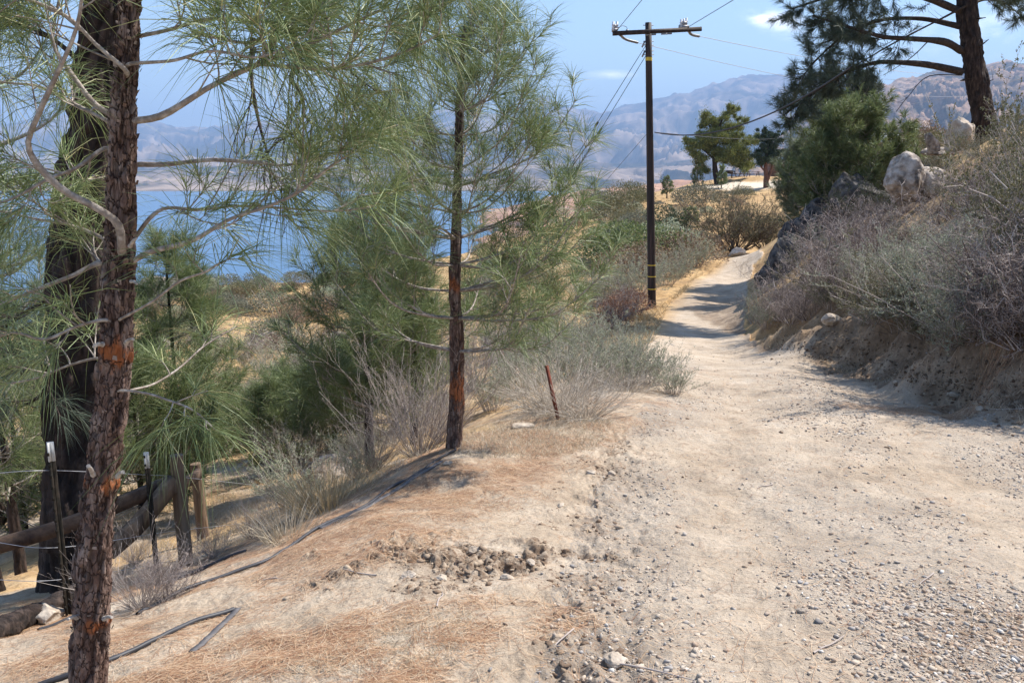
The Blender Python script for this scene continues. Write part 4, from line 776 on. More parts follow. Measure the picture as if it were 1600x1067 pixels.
fs('green', 978, 415, 2.3, 'bright green shrub on the slope left of the utility pole', 1.3); fs('brown', 1000, 432, 1.7, 'brown shrub right under the bright green shrub', 1.3); fs('brown', 1060, 412, 1.9, 'brown shrub above the low sagebrush right of the pole', 1.2)
fs('grey', 990, 372, 2.0, 'round grey shrub on the slope left of the pole, halfway up'); fs('dark', 1032, 370, 2.4, 'dark green shrub just right of the pole, halfway up'); fs('sage', 1048, 392, 2.2, 'blue grey shrub right of the pole above the brown shrub', 1.3)
fs('olive', 985, 322, 2.6, 'olive shrub on the skyline left of the pole'); fs('green', 992, 316, 1.7, 'yellow green shrub on the skyline beside the pole'); fs('grey', 1085, 322, 2.6, 'grey shrub on the cut slope below the hilltop'); fs('olive', 950, 350, 3.0, 'grey green shrub beneath the round skyline boulder')
for (px, py, s, wh) in ((985, 486, 1.3, 'nearest the utility pole'), (966, 500, 1.2, 'in the middle of the dead shrubs by the pole'), (950, 515, 1.0, 'lowest of the dead shrubs by the pole')): near_shrub('twig', px, py, s * .7, f'dead rust coloured shrub {wh}'); fs('rust', px, py, s * .8, f'clump of rust red dead leaves {wh}')
near_shrub('sage', 1182, 505, 1.5, 'tall pale sagebrush at the foot of the bank before the dark rocks', sx=.9); near_shrub('sage', 1198, 512, 1.3, 'pale sagebrush against the left end of the purplish shrubs', sx=.9)
# the sage clump on the left shoulder
for i, (px, py, s, w) in enumerate(((1052, 615, .62, 1.2), (1010, 600, .85, 1.2), (972, 606, .95, 1.2), (985, 575, 1.0, 1.1), (935, 600, 1.0, 1.2), (900, 612, 1.0, 1.2), (940, 570, 1.15, 1.2), (880, 580, 1.3, 1.2), (840, 600, 1.2, 1.2), (812, 620, 1.1, 1.1), (905, 545, 1.4, 1.2), (850, 545, 1.6, 1.2), (800, 580, 1.6, 1.1), (770, 640, 1.0, 1.0))):
    near_shrub('sage', px, py, s, f'silvery sagebrush in the clump on the left road shoulder', 'sagebrush clump on the left road shoulder', sx=w)
for i, (px, py, s, lb) in enumerate(((880, 640, 1.0, 'bleached fan of dry stems beside the rusty stake'), (915, 650, .8, 'bleached dry stems right of the rusty stake'), (850, 640, .9, 'bleached dry stems just left of the rusty stake'), (980, 612, .6, 'bleached stems in front of the sagebrush clump'), (700, 668, .5, 'pale dry stems behind the middle pine trunk'))):
    near_shrub('pale', px, py, s, lb)
near_shrub('bare', 655, 712, .98, 'leafless grey shrub left of the middle pine trunk', sx=1.15); near_shrub('bare', 690, 690, .8, 'smaller leafless grey shrub close behind the middle pine trunk'); near_shrub('bare', 585, 735, .6, 'low leafless shrub left of the big leafless grey one')
near_shrub('bare', 222, 950, .36, 'low tangled leafless shrub right of the flaking red trunk', sx=1.3); near_shrub('bare', 335, 872, .28, 'leafless grey shrub at the foot of the wooden posts', sx=1.2); near_shrub('bare', 395, 840, .36, 'leafless grey shrub right of the wooden posts'); near_shrub('twig', 262, 938, .26, 'knotty dark leafless shrub on the needle strewn slope')
near_shrub('bare', 210, 880, .32, 'leafless shrub behind the steel fence posts'); near_shrub('sage', 460, 790, .85, 'sagebrush in the hollow right of the fence', sx=1.3); near_shrub('sage', 560, 745, .6, 'small sagebrush beside the half buried pale rock'); near_shrub('bare', 470, 735, .6, 'leafless grey thicket above the sagebrush right of the fence', sx=1.4)
near_shrub('bare', 420, 710, .7, 'leafless grey thicket behind the fence and the pale green pine', sx=1.3); near_shrub('bare', 740, 610, 1.6, 'tall grey leafless shrub just right of the middle pine trunk'); near_shrub('bare', 790, 590, 1.6, 'grey leafless shrub behind the sagebrush right of the middle pine')
fs('green', 505, 625, 1.9, 'rounded fresh green bush left of the bushy young pine', 1.1); fs('dark', 530, 600, 1.6, 'dark green bush left of the bushy young pine')
# bank: purplish dry shrubs, grey green ones, the leafy mass at the right edge
rs = np.random.default_rng(321)
for k, (px, py, s) in enumerate(((1222, 500, .8), (1248, 485, 1.0), (1278, 462, 1.1), (1315, 435, 1.15), (1345, 412, 1.15), (1375, 405, .85), (1415, 385, .7), (1470, 350, .8), (1520, 330, .75), (1560, 320, .75), (1500, 315, .6), (1545, 300, .6), (1330, 385, .9), (1370, 365, .8), (1295, 415, 1.0), (1600, 310, .7), (1235, 505, .6), (1262, 500, .65), (1298, 485, .7), (1335, 470, .7), (1530, 405, .75), (1580, 390, .8), (1350, 440, .8), (1300, 465, .8))):
    if k % 4 == 2: near_shrub('leafy' if k % 8 == 2 else 'greygreen', px, py, s * .95, 'leafy olive or grey shrub growing among the purplish thicket', 'leafy shrubs among the purplish thicket', sx=1.05)
    else: near_shrub('twig', px, py, s * 1.05, 'purplish leafless shrub in the thicket covering the right bank', 'purplish shrubs on the right bank', sx=1.05)
for px, py, s in ((1400, 520, .62), (1425, 510, .66), (1382, 495, .6), (1365, 505, .5), (1452, 530, .5)): near_shrub('leafy', px, py, s * 1.45, 'olive leafy shrub on the face of the right bank', 'olive shrubs on the bank face', sx=1.2)
for px, py, s in ((1470, 515, .66), (1500, 520, .7), (1450, 485, .7), (1530, 530, .6), (1485, 545, .4), (1480, 460, .7), (1435, 440, .6), (1500, 430, .6), (1400, 450, .5)): near_shrub('greygreen', px, py, s * 1.4, 'silvery grey green shrub on the face of the right bank', 'silvery shrubs on the bank face', sx=1.2)
for px, py, s in ((1565, 530, .65), (1600, 545, .75), (1580, 500, .75), (1625, 520, .9), (1600, 470, .9), (1650, 500, 1.0), (1545, 480, .65), (1570, 440, .75)): near_shrub('twig', px, py, s, 'dark twiggy bush crowding the right edge of the photo', 'dark twiggy bushes at the right edge', sx=1.2)
for px, py, s in ((1630, 430, 1.8), (1590, 400, 1.15), (1655, 440, 2.0), (1545, 360, .7), (1612, 330, 1.6), (1575, 300, .8), (1598, 250, 1.1)): near_shrub('leafy', px, py, s, 'tall yellowish leafy bush overhanging the bank at the right edge', 'tall leafy bushes at the right edge', sx=.8)

# grass tussocks (countable ones) and the uncountable dry grass
def tussock(p, h, w, n, mat, label, seed, lean=.6, name='grass_tussock'):
    rs = np.random.default_rng(seed); a = rs.uniform(0, 6.3, n); q = np.sqrt(rs.random(n)); B = np.stack([np.cos(a) * q * w * .3, np.sin(a) * q * w * .3, np.full(n, -.02)], 1)
    D = norm(np.stack([np.cos(a) * q * lean, np.sin(a) * q * lean, np.ones(n)], 1) + rs.normal(0, .15, (n, 3))); L = h * rs.uniform(.5, 1.1, n)
    mb = MB(); mb.add(*ribbons(B, D, L, .0016 * max(1, p[1] / 9), np.stack([np.cos(a) * .3, np.sin(a) * .3, -.25 * np.ones(n)], 1) * L[:, None] * rs.uniform(.2, 1, (n, 1)), rs))
    return tag(link(name, mb.mesh(name, mat, False), loc=p), label, 'grass')
tussock(G(515, 790), .38, .8, 500, STRAW, 'golden dry grass tussock below the half buried pale rock', 1); tussock(G(535, 745), .3, .5, 260, STRAW, 'golden dry grass tussock touching the half buried pale rock', 2)
tussock(G(450, 838), .28, .5, 260, PALEGR, 'bleached grass tussock on the edge of the slope right of the fence', 3); tussock(G(490, 800), .3, .5, 260, PALEGR, 'bleached grass tussock below the golden tussock', 4)
tussock(G(1000, 500), .35, .8, 300, STRAW, 'golden grass tussock in front of the utility pole', 5); tussock(G(965, 525), .4, 1.2, 400, STRAW, 'golden grass tussock at the near end of the dead rust shrubs', 6)
def scatter_grass(name, label, mat, n, fn, h, wd, seed, lean=.8):
    rs = np.random.default_rng(seed); x, y = fn(rs, n); z = H(x, y); n = len(x); a = rs.uniform(0, 6.3, n)
    D = norm(np.stack([np.cos(a) * lean * rs.random(n), np.sin(a) * lean * rs.random(n), np.ones(n)], 1)); L = h * rs.uniform(.3, 1.1, n) * (1 + .35 * fbm(x * .7, y * .7, seed=seed))
    mb = MB(); mb.add(*ribbons(np.stack([x, y, z - .01], 1), D, L, wd * np.maximum(1, y / 9), np.stack([np.cos(a) * .35, np.sin(a) * .35, -.25 * np.ones(n)], 1) * L[:, None], rs))
    return tag(mb.build(name, mat, smooth=False), label, kind='stuff')
def pick(poly_px, dens_seed=0, thr=-.1, sc=1.5):
    poly = np.array([G(*p)[:2] for p in poly_px])
    def f(rs, n):
        lo, hi = poly.min(0), poly.max(0); q = lo + (hi - lo) * rs.random((n * 3, 2)); k = inside(poly, q[:, 0], q[:, 1]) & (fbm(q[:, 0] * sc, q[:, 1] * sc, oct=3, seed=dens_seed) > thr); return q[k][:n, 0], q[k][:n, 1]
    return f
scatter_grass('dry_grass', 'low dry brown grass around the foot of the middle pine', PALEGR, 5200, pick([(700, 690), (860, 645), (960, 660), (930, 700), (830, 720), (720, 712)], 1, -.25), .10, .0011, 1)
scatter_grass('dry_grass', 'golden dry grass along the left road edge by the pole', STRAW, 16000, pick([(870, 560), (960, 505), (1040, 470), (1100, 418), (1140, 404), (1100, 425), (1040, 485), (1010, 540), (1000, 580), (900, 600)], 2, -.3, .6), .28, .0022, 2)
scatter_grass('dry_grass', 'bleached dry grass on the slope below the shoulder', PALEGR, 11000, pick([(180, 880), (420, 830), (590, 755), (690, 700), (700, 640), (500, 690), (200, 780)], 3, -.05, 1.2), .13, .0013, 3)
scatter_grass('dry_grass', 'golden grass tufts on the hillside above the lake', STRAW, 30000, pick([(215, 468), (440, 455), (560, 432), (860, 360), (930, 335), (930, 470), (620, 600), (330, 640), (215, 540)], 4, .0, .25), .16, .0028, 4)
scatter_grass('dry_grass', 'brown dry grass at the foot of the right bank', PALEGR, 5200, pick([(1190, 515), (1310, 520), (1420, 570), (1600, 630), (1600, 665), (1400, 600), (1300, 575), (1200, 545)], 5, -.05, 1.4), .12, .0013, 5)
scatter_grass('dry_grass', 'short grey dead grass on the near shoulder', PALEGR, 2600, pick([(430, 1060), (640, 960), (760, 940), (700, 1060)], 6, -.05, 2.2), .055, .0007, 6, lean=1.6)

# ------------------------------------------------------------------ pine straw, gravel, clods
STRAWN = M('fallen_pine_needles', [(0, (.18, .08, .045)), (.35, (.37, .20, .11)), (.7, (.52, .34, .20)), (1, (.66, .52, .37))], 'island', rough=.6)
def bila(A, x, y): return bil(A, gaz, glr, np.arctan2(x, y), np.log(np.maximum(np.hypot(x, y), .03)))
rs = np.random.default_rng(5)
x = rs.uniform(-4.5, 6, 800000); y = 2.1 + 9 * rs.random(800000) ** 1.7; w = bila(straw, x, y) ** 1.2 * .95 * sm(-.45, .25, fbm(x * 5, y * 5, oct=3, seed=88)) + .02; k = (rs.random(len(x)) < w) & (np.abs(x) < y * .66 + .25); x, y = x[k][:70000], y[k][:70000]
a = rs.vonmises(R(62), 1.2, len(x)) * rs.choice([1, 1, 1, -1], len(x)); L = rs.uniform(.08, .19, len(x)); cvn = rs.normal(0, .25, len(x)); u = np.linspace(-.5, .5, 4); pts = []
for t in u: 
    aa = a + cvn * t * 2; px_, py_ = x + np.sin(aa) * L * t, y + np.cos(aa) * L * t; pts.append(np.stack([px_, py_, H(px_, py_) + rs.uniform(.001, .012, len(x)) * (1 - abs(t))], 1))
P = np.stack(pts, 1); sd = np.stack([np.cos(a), -np.sin(a), np.zeros(len(a))], 1)[:, None] * (.0006 * np.maximum(1, y / 4)[:, None, None])
V = np.stack([P - sd, P + sd], 2).reshape(-1, 3); b = np.arange(len(x))[:, None] * 8
mb = MB(); mb.add(V, q=np.concatenate([b + np.array([[i * 2, i * 2 + 1, i * 2 + 3, i * 2 + 2]]) for i in range(3)])); tag(mb.build('pine_straw', STRAWN, smooth=False), 'reddish fallen pine needles matted along the shoulder', kind='stuff')

ICO = None
def ico():
    global ICO
    if ICO is None:
        p = (1 + 5 ** .5) / 2; v = np.array([(-1, p, 0), (1, p, 0), (-1, -p, 0), (1, -p, 0), (0, -1, p), (0, 1, p), (0, -1, -p), (0, 1, -p), (p, 0, -1), (p, 0, 1), (-p, 0, -1), (-p, 0, 1)]) / math.hypot(1, p)
        f = [(0, 11, 5), (0, 5, 1), (0, 1, 7), (0, 7, 10), (0, 10, 11), (1, 5, 9), (5, 11, 4), (11, 10, 2), (10, 7, 6), (7, 1, 8), (3, 9, 4), (3, 4, 2), (3, 2, 6), (3, 6, 8), (3, 8, 9), (4, 9, 5), (2, 4, 11), (6, 2, 10), (8, 6, 7), (9, 8, 1)]
        ICO = v, np.array(f)
    return ICO
def stones(name, label, mat, x, y, size, rs, sink=.25, flat=.7):
    v, f = ico(); n = len(x); V = v[None] * (1 + rs.uniform(-.5, .4, (n, 12, 1))) * rs.uniform(.45, 1.45, (n, 1, 3)) * np.array([1, 1, flat]); a = rs.uniform(0, 6.3, n); c, s = np.cos(a)[:, None], np.sin(a)[:, None]
    V = np.stack([V[..., 0] * c - V[..., 1] * s, V[..., 0] * s + V[..., 1] * c, V[..., 2]], -1) * size[:, None, None]; V = V + np.stack([x, y, H(x, y) + size * flat * sink], 1)[:, None]
    mb = MB(); mb.add(V.reshape(-1, 3), t=(np.arange(n)[:, None, None] * 12 + f[None]).reshape(-1, 3)); return tag(mb.build(name, mat, smooth=False), label, kind='stuff')
GRAV = M('gravel_stone', [(0, (.12, .10, .085)), (.1, (.33, .31, .30)), (.3, (.41, .35, .29)), (.65, (.50, .41, .32)), (.85, (.30, .20, .14)), (.95, (.50, .44, .37)), (1, (.66, .62, .56))], 'island', rough=.9)
CLOD = M('damp_soil_clod', [(0, (.12, .08, .055)), (.4, (.22, .15, .10)), (1, (.42, .33, .24))], 'island', rough=.95, bump=.004, bscale=120)
rs = np.random.default_rng(6)
def gravel(n, y0, y1, smin, smax, seed, thr=0.):
    rs = np.random.default_rng(seed); m = n * 5; y = y0 + (y1 - y0) * rs.random(m) ** 1.5; x = rs.uniform(-.45, 1.2, m) * (y * .62 + .25) + .25; g = bila(grav, x, y); pat = sm(-.15, .45, fbm(x * 1.1, y * .7, oct=4, seed=41) + .12) * (.35 + .65 * sm(.2, 1.3, x - .12 * y))
    w = (.10 + .9 * g) * (.12 + .88 * pat) * sm(.0, .9, x - np.interp(y, rl[:, 1], rl[:, 0]) + .35); w = w * (1 - .8 * lanes(x, y)); k = rs.random(m) < w; return x[k][:n], y[k][:n], smin * (smax / smin) ** (rs.random(min(n, k.sum())) ** 3.2), rs
x, y, s, r_ = gravel(33000, 2.2, 7.5, .0022, .0135, 61); stones('gravel', 'loose grey and tan gravel spread over the road', GRAV, x, y, s[:len(x)], r_)
x, y, s, r_ = gravel(11000, 6.5, 17, .004, .016, 62); stones('gravel', 'finer looking gravel farther along the road', GRAV, x, y, s[:len(x)], r_)
# soil clods in the damp patch and along the rut
m = 160000; x = rs.uniform(-3.0, 3.2, m); y = rs.uniform(2.2, 8, m); w = bila(damp, x, y) ** 1.3 * .9 + .002; k = rs.random(m) < w; x, y = x[k][:12000], y[k][:12000]
stones('soil_clods', 'dark crumbled soil thrown up by tyres on the shoulder', CLOD, x, y, .0026 * (8 ** (rs.random(len(x)) ** 3.2)), rs, .0, .55)
m = 9000; t_ = rs.random(m); x = np.interp(t_, [0, 1], [1200, 1600]) + rs.normal(0, 12, m); y = np.interp(x, [1180, 1205, 1300, 1400, 1500, 1600], [516, 541, 568, 594, 626, 660]) + np.abs(rs.normal(0, 7, m))
q = np.array([G(a, b)[:2] for a, b in zip(x[:260], y[:260] + rs.normal(0, 9, 260))]); stones('soil_clods', 'crumbled earth along the foot of the cut bank', CLOD, q[:, 0], q[:, 1], .005 * (6 ** (rs.random(260) ** 2)), rs, .15, .75)

rs = np.random.default_rng(66); q = np.array([G(a, np.interp(a, [1200, 1300, 1400, 1500, 1600], [541, 566, 590, 620, 652]) - b) for a, b in zip(rs.uniform(1210, 1620, 2200), np.abs(rs.normal(0, 38, 2200)))])
stones('bank_stones', 'crumbs and small stones stuck in the face of the cut bank', M('bank_crumb', [(0, (.09, .06, .04)), (.5, (.19, .135, .09)), (1, (.33, .25, .18))], 'island', rough=.95), q[:, 0], q[:, 1], .005 * (5 ** (rs.random(2200) ** 2.8)), rs, .0, .9)

# ------------------------------------------------------------------ rocks one can point to
GRAN = M('lichened_granite', [(.34, (.10, .08, .065)), (.46, (.28, .225, .18)), (.58, (.46, .39, .33)), (.7, (.58, .52, .46))], scale=5, detail=12, rough=.9, bump=.05, bscale=9)
GRAN_SHADE = M('shade_darkened_granite', [(.38, (.03, .027, .026)), (.52, (.085, .078, .074)), (.7, (.20, .185, .17))], scale=5, detail=12, rough=.95, bump=.05, bscale=9)  # tree shade over the rock pile is put into this darker colour
GRANT = M('tan_granite', [(.3, (.30, .23, .17)), (.5, (.46, .38, .30)), (.7, (.60, .53, .45))], scale=5, detail=12, rough=.9, bump=.03, bscale=12)
def rock_mesh(dim, seed, sub=26, rough=.22, cuts=5, blocky=.0):
    rs = np.random.default_rng(seed); n = sub; vs = []; qs = []; o = 0
    g = np.linspace(-1, 1, n); A, B = np.meshgrid(g, g, indexing='ij'); ids = np.arange(n * n).reshape(n, n)
    for ax in range(3):
        for sg in (-1, 1):
            c = [None] * 3; c[ax] = np.full_like(A, sg); c[(ax + 1) % 3] = A; c[(ax + 2) % 3] = B; v = np.stack(c, -1).reshape(-1, 3)
            v = norm(np.tan(v * .785)) ; q = np.stack([ids[:-1, :-1], ids[1:, :-1], ids[1:, 1:], ids[:-1, 1:]], -1).reshape(-1, 4); q = q if sg > 0 else q[:, ::-1]; vs.append(v); qs.append(q + o); o += n * n
    v = np.concatenate(vs); q = np.concatenate(qs)
    for i in range(cuts):                                      # planes that knock facets off
        d = norm(rs.normal(size=3)); h = rs.uniform(.55, .85); k = v @ d; v = v - np.maximum(k - h, 0)[:, None] * d * .92
    v = v * (1 + rough * fbm(v[:, 0] * 1.8 + seed, v[:, 1] * 1.8, v[:, 2] * 1.8, oct=5, seed=seed)[:, None])
    return v * np.array(dim) / 2, q
def rock(label, p, dim, mat, seed, rz=0, tilt=(0, 0), name='boulder', sink=.2, cuts=6, rough=.25, cat='boulder', group=None):
    v, q = rock_mesh(dim, seed, cuts=cuts, rough=rough); mb = MB(); mb.add(v, q); me = mb.mesh(name, mat)
    try: me.set_sharp_from_angle(angle=R(35))
    except Exception: pass
    return tag(link(name, me, loc=np.array(p) + [0, 0, dim[2] * (.5 - sink)], rot=(tilt[0], tilt[1], rz)), label, cat, group)
rock('pale lichened boulder with a pointed left end, largest on the right bank', at(1412, 318, 19.5), (.95, .9, 1.3), GRAN, 3, .3, (0, .35), sink=.1, cuts=8)
rock('broad low boulder leaning against the right of the pointed pale boulder', at(1447, 322, 19.8), (1.4, .9, .95), GRAN, 8, .2, (0, .3), sink=.1)
rock('dark rounded boulder showing above the pale boulders', at(1438, 285, 24), (.95, .9, .6), GRAN_SHADE, 5)
rock('dark boulder hanging over the road beside the sagebrush', at(1224, 462, 25), (1.6, 1.7, 2.1), GRAN_SHADE, 11, .2, sink=.1, cuts=9, rough=.4); rock('dark square shouldered boulder behind the one over the road', at(1252, 428, 27), (2.0, 1.6, 2.0), GRAN_SHADE, 12, .5, sink=.1, cuts=9)
rock('long shadowed boulder higher in the dark rock pile', at(1290, 395, 28), (3.0, 1.8, 2.2), GRAN_SHADE, 13, .3, (0, -.25), sink=.1, cuts=9); rock('shadowed boulder behind the green shoot under the pale boulder', at(1345, 362, 27), (2.3, 1.6, 2.1), GRAN_SHADE, 14, .1, sink=.1, cuts=9)
rock('small pale topped rock among the purplish shrubs', at(1340, 385, 21.5), (.55, .4, .35), GRAN, 15, sink=0)
rock('tall brown rock standing left of the big dark pine trunk', at(1495, 246, 22), (.75, .7, 1.05), GRANT, 16, .2, sink=.0, cuts=7); rock('pale leaning rock left of the tall brown rock', at(1454, 248, 24), (.35, .4, .75), GRAN, 17, .2, (0, -.5), sink=.0); rock('flat rock beside the tall brown rock', at(1475, 243, 26), (1.3, .8, .35), GRAN, 18)
rock('white angular rock at the bend of the road', G(1151, 401), (1.35, .9, .75), M('white_granite', [(.3, (.52, .47, .42)), (.7, (.74, .69, .62))], scale=5, rough=.9, bump=.02, bscale=12), 21, .3, sink=.15, cuts=8)
rock('round boulder on the skyline left of the utility pole', G(940, 327), (2.6, 2.2, 2.6), GRAN, 22, .4, sink=.15, cuts=4, rough=.15)
rock('half buried pale rock on the slope behind the shoulder', G(517, 752), (.5, .42, .32), GRAN, 23, .3, sink=.2)
rock('big pale granite outcrop by the lake on the left', at(292, 468, 74), (5.2, 4, 3.2), GRAN, 24, .3, sink=.2, cuts=8); rock('pale granite boulder left of the lakeside outcrop', at(245, 465, 74), (3.5, 3, 2.4), GRAN, 25, .5, sink=.2); rock('pale granite slab just right of the flaking trunk by the lake', at(218, 490, 68), (2.6, 2, 2.0), GRAN, 26, .1, (0, .4), sink=.1)
rock('rock lying beside the fallen log at the far left', G(68, 972), (.22, .18, .12), GRANT, 27, name='rock', cat='rock'); rock('flat tan stone at the dirt edge right of the middle pine', G(815, 668), (.22, .12, .06), GRANT, 28, name='rock', cat='rock')
for i, (px, py, s, lb) in enumerate(((420, 540, 1.3, 'grey rock amid shrubs in the middle of the hillside'), (530, 535, 1.0, 'pale flat rock near the burnt stump'), (445, 530, .9, 'small pale rock in the hillside shrubs'), (470, 630, .5, 'white topped rock low on the hillside'), (250, 545, 1.4, 'grey rock on the hillside behind the flaking pine'), (310, 510, 1.6, 'pale rock on the hillside below the lakeside outcrop'),
                                    (775, 425, 2.0, 'grey boulder on the slope seen right of the middle pine'), (760, 420, 1.5, 'grey boulder beside the one right of the middle pine'), (978, 345, .9, 'tan rock on the slope left of the pole'), (1010, 432, .6, 'tan rock beside the pole'))):
    rock(lb, G(px, py), (s, s * .8, s * .6), GRAN, 40 + i, i, name='rock', cat='rock')
for i, (px, py, s) in enumerate(((1200, 346, .05), (876, 790, .035), (830, 880, .04), (790, 905, .045), (700, 725, .05), (955, 742, .06), (925, 740, .05), (960, 1035, .07), (1085, 1020, .035), (1255, 955, .03), (740, 860, .05), (810, 872, .04), (690, 905, .045), (640, 900, .05), (1530, 640, .07), (1490, 618, .09), (1310, 575, .08), (1400, 598, .06), (1120, 790, .02), (1300, 900, .022))):
    if i: rock('small tan stone lying loose on the bare dirt', G(px, py), (s * 1.6, s, s * .7), GRANT, 60 + i, i, name='stone', cat='stone', group='loose stones on the dirt', sink=.3)
rock('grey rock face inside the cut bank near its left end', G(1300, 505), (.34, .25, .2), GRANT, 81, .4, name='rock', cat='rock')
fs('green', 1393, 335, .9, 'bright green shoot of leaves under the pointed pale boulder', .7, Yd=20.5); fs('dark', 1330, 350, 1.5, 'very dark green bush in the shadow of the rock pile', 1., Yd=25); fs('dark', 1192, 470, .9, 'dark green plant in the shade under the overhanging boulder', .8, Yd=27)
# burnt stump and roots on the hillside
st = empty('burnt_stump', G(480, 592), 'charred stump with bare roots on the hillside beyond the pines', 'stump')
for i, pl in enumerate([[(480, 592), (482, 575), (485, 550)], [(470, 590), (468, 575), (460, 570), (445, 578)], [(470, 572), (455, 575), (440, 585)], [(484, 560), (472, 562), (455, 575)]]):
    mb, _ = branch_mb(local(path(pl, st.location[1]), st), .22 if i == 0 else .1, .08 if i == 0 else .04, n=12, k=8, knob=.4, seed=i); mb.build('trunk' if i == 0 else 'root', BRANCH_DARK, st)

# ------------------------------------------------------------------ far trees, picnic tables, buildings on the hilltop
def pad_tree(label, base, limbs, pads, bark, leaf, seed, L=.35, Wd=.03, dens=900, r0=.2):
    """tree whose crown is many leaf pads carried on limbs"""
    root = empty('tree', base, label, 'tree'); rs = np.random.default_rng(seed); mb = MB()
    for i, (P, a, b) in enumerate(limbs):
        m2, _ = branch_mb(np.array(P) - base, a, b, n=20, k=10, knob=.15, seed=i); m2.build('trunk' if i == 0 else 'branch', bark, root)
    c0 = np.array(limbs[0][0][-1]) - base
    for c, rad in pads:
        c = np.array(c) - base; n = int(dens * (rad[0] * rad[2])) + 60; v = norm(rs.normal(size=(n, 3))); r = np.abs(rs.normal(0, .62, n)).clip(0, 1.5); k = 1 + .6 * fbm(v[:, 0] * 2 + c[0], v[:, 1] * 2, v[:, 2] * 2, oct=2, seed=seed)
        P = c + v * (r * k)[:, None] * np.array(rad); D = norm(v * .7 + rs.normal(size=v.shape) * .5 + [0, 0, .6]); mb.add(*leaves(P, D, L * rs.uniform(.5, 1.2, n), Wd * rs.uniform(.6, 1.3, n), rs))
    mb.build('foliage', leaf, root, smooth=False); return root
LF_PINE = M('yellowish_pine_foliage', [(0, (.10, .13, .035)), (.5, (.20, .225, .065)), (1, (.31, .31, .10))], 'island', rough=.6, trans=.2)
LF_JUN = M('deep_green_foliage', [(0, (.02, .04, .025)), (.6, (.045, .075, .04)), (1, (.09, .12, .06))], 'island', rough=.6, trans=.15)
Yt = 112.; a_ = lambda x, y, d=0: at(x, y, Yt + d)
rs = np.random.default_rng(8); pads = []
for (x, y, w, h) in ((1112, 185, 10, 8), (1135, 180, 11, 8), (1145, 172, 6, 8), (1155, 187, 5, 6), (1100, 195, 9, 8), (1120, 200, 14, 9), (1145, 200, 12, 9), (1092, 212, 8, 5), (1110, 215, 15, 8), (1135, 220, 16, 9), (1155, 210, 7, 6), (1080, 226, 12, 6), (1100, 232, 14, 8), (1125, 238, 16, 9), (1150, 232, 14, 12), (1160, 245, 10, 9), (1170, 222, 9, 7), (1095, 248, 12, 7), (1085, 240, 9, 6), (1125, 250, 14, 7), (1150, 255, 12, 8), (1165, 262, 9, 7), (1095, 260, 8, 6), (1105, 222, 12, 8), (1140, 243, 12, 9), (1072, 222, 6, 5), (1178, 218, 6, 5)):
    for k in range(6): pads.append((a_(x + rs.normal(0, 5), y + rs.normal(0, 4), rs.uniform(-2.2, 2.2)), np.array([w, w * .9, h]) * Yt / F_PX * rs.uniform(.4, .9)))
b0 = a_(1121, 288)
pad_tree('spreading dark trunked tree with yellowish foliage on the far hilltop', b0, [([b0 - [0, 0, .3], a_(1117, 262), a_(1116, 235), a_(1122, 205), a_(1130, 182)], .42, .1), ([a_(1117, 255), a_(1135, 240), a_(1150, 225)], .16, .05), ([a_(1117, 250), a_(1100, 235), a_(1085, 226)], .16, .05), ([a_(1120, 225), a_(1112, 205), a_(1106, 192)], .12, .04)], pads, BARK_DARK, LF_PINE, 3, dens=3600, L=.22, Wd=.04)
rs = np.random.default_rng(9); pads = []
for (x, y, w, h) in ((1198, 210, 6, 5), (1190, 216, 6, 4), (1208, 214, 7, 5), (1200, 224, 10, 6), (1212, 226, 9, 5), (1190, 232, 9, 5), (1205, 236, 12, 6), (1216, 240, 8, 6), (1184, 242, 7, 4), (1198, 248, 12, 5), (1212, 250, 9, 5), (1188, 252, 8, 4), (1193, 206, 4, 5), (1216, 212, 5, 3)):
    for k in range(6): pads.append((a_(x + rs.normal(0, 4), y + rs.normal(0, 3.0), -8 + rs.uniform(-1.2, 1.2)), np.array([w, w * .9, h]) * Yt / F_PX * rs.uniform(.4, .85)))
b1 = a_(1197, 291, -8)
pad_tree('dark juniper with a reddish twin trunk on the far hilltop', b1, [([b1 - [0, 0, .3], a_(1197, 275, -8), a_(1196, 258, -8), a_(1200, 230, -8)], .38, .12), ([a_(1198, 283, -8), a_(1204, 268, -8), a_(1210, 250, -8)], .25, .1), ([a_(1197, 270, -8), a_(1189, 260, -8), a_(1188, 252, -8)], .12, .06)], pads,
         M('reddish_bark', [(.3, (.07, .035, .025)), (.7, (.20, .10, .07))], scale=3, rough=.9), LF_JUN, 4, dens=2500, L=.22, Wd=.035)
WOODT = M('weathered_table_wood', [(.3, (.055, .035, .028)), (.7, (.15, .10, .075))], scale=5, rough=.8)
def picnic(p, rz, label):
    r = empty('picnic_table', p, label, 'picnic table', 'picnic tables on the far hilltop', rz=rz)
    m = MB(); [box(m, (0, -.3 + .15 * i, .74), (1.8, .14, .04)) for i in range(5)]; m.build('table_top', WOODT, r, False)
    for s in (-1, 1):
        m = MB(); [box(m, (0, s * .68 + d, .45), (1.8, .13, .04)) for d in (-.07, .07)]; m.build('bench', WOODT, r, False)
        m = MB()
        for t in (-1, 1):
            a = math.atan2(.45, .74) * t; c, q = math.cos(a), math.sin(a); box(m, (s * .65, t * .4, .36), (.04, .09, .86), [[1, 0, 0], [0, c, -q], [0, q, c]])
        box(m, (s * .65 + .045, 0, .41), (.04, 1.5, .09)); box(m, (s * .65 + .045, 0, .70), (.04, .7, .09)); m.build('leg_frame', WOODT, r, False)
    return r
def onground(px, py, Y): p = at(px, py, Y); p[2] = H(p[0], p[1]); return p
picnic(onground(1152, 284, 118), .35, 'dark picnic table under the spreading tree'); picnic(onground(1176, 284, 116), .1, 'picnic table in the open between the spreading tree and the juniper')
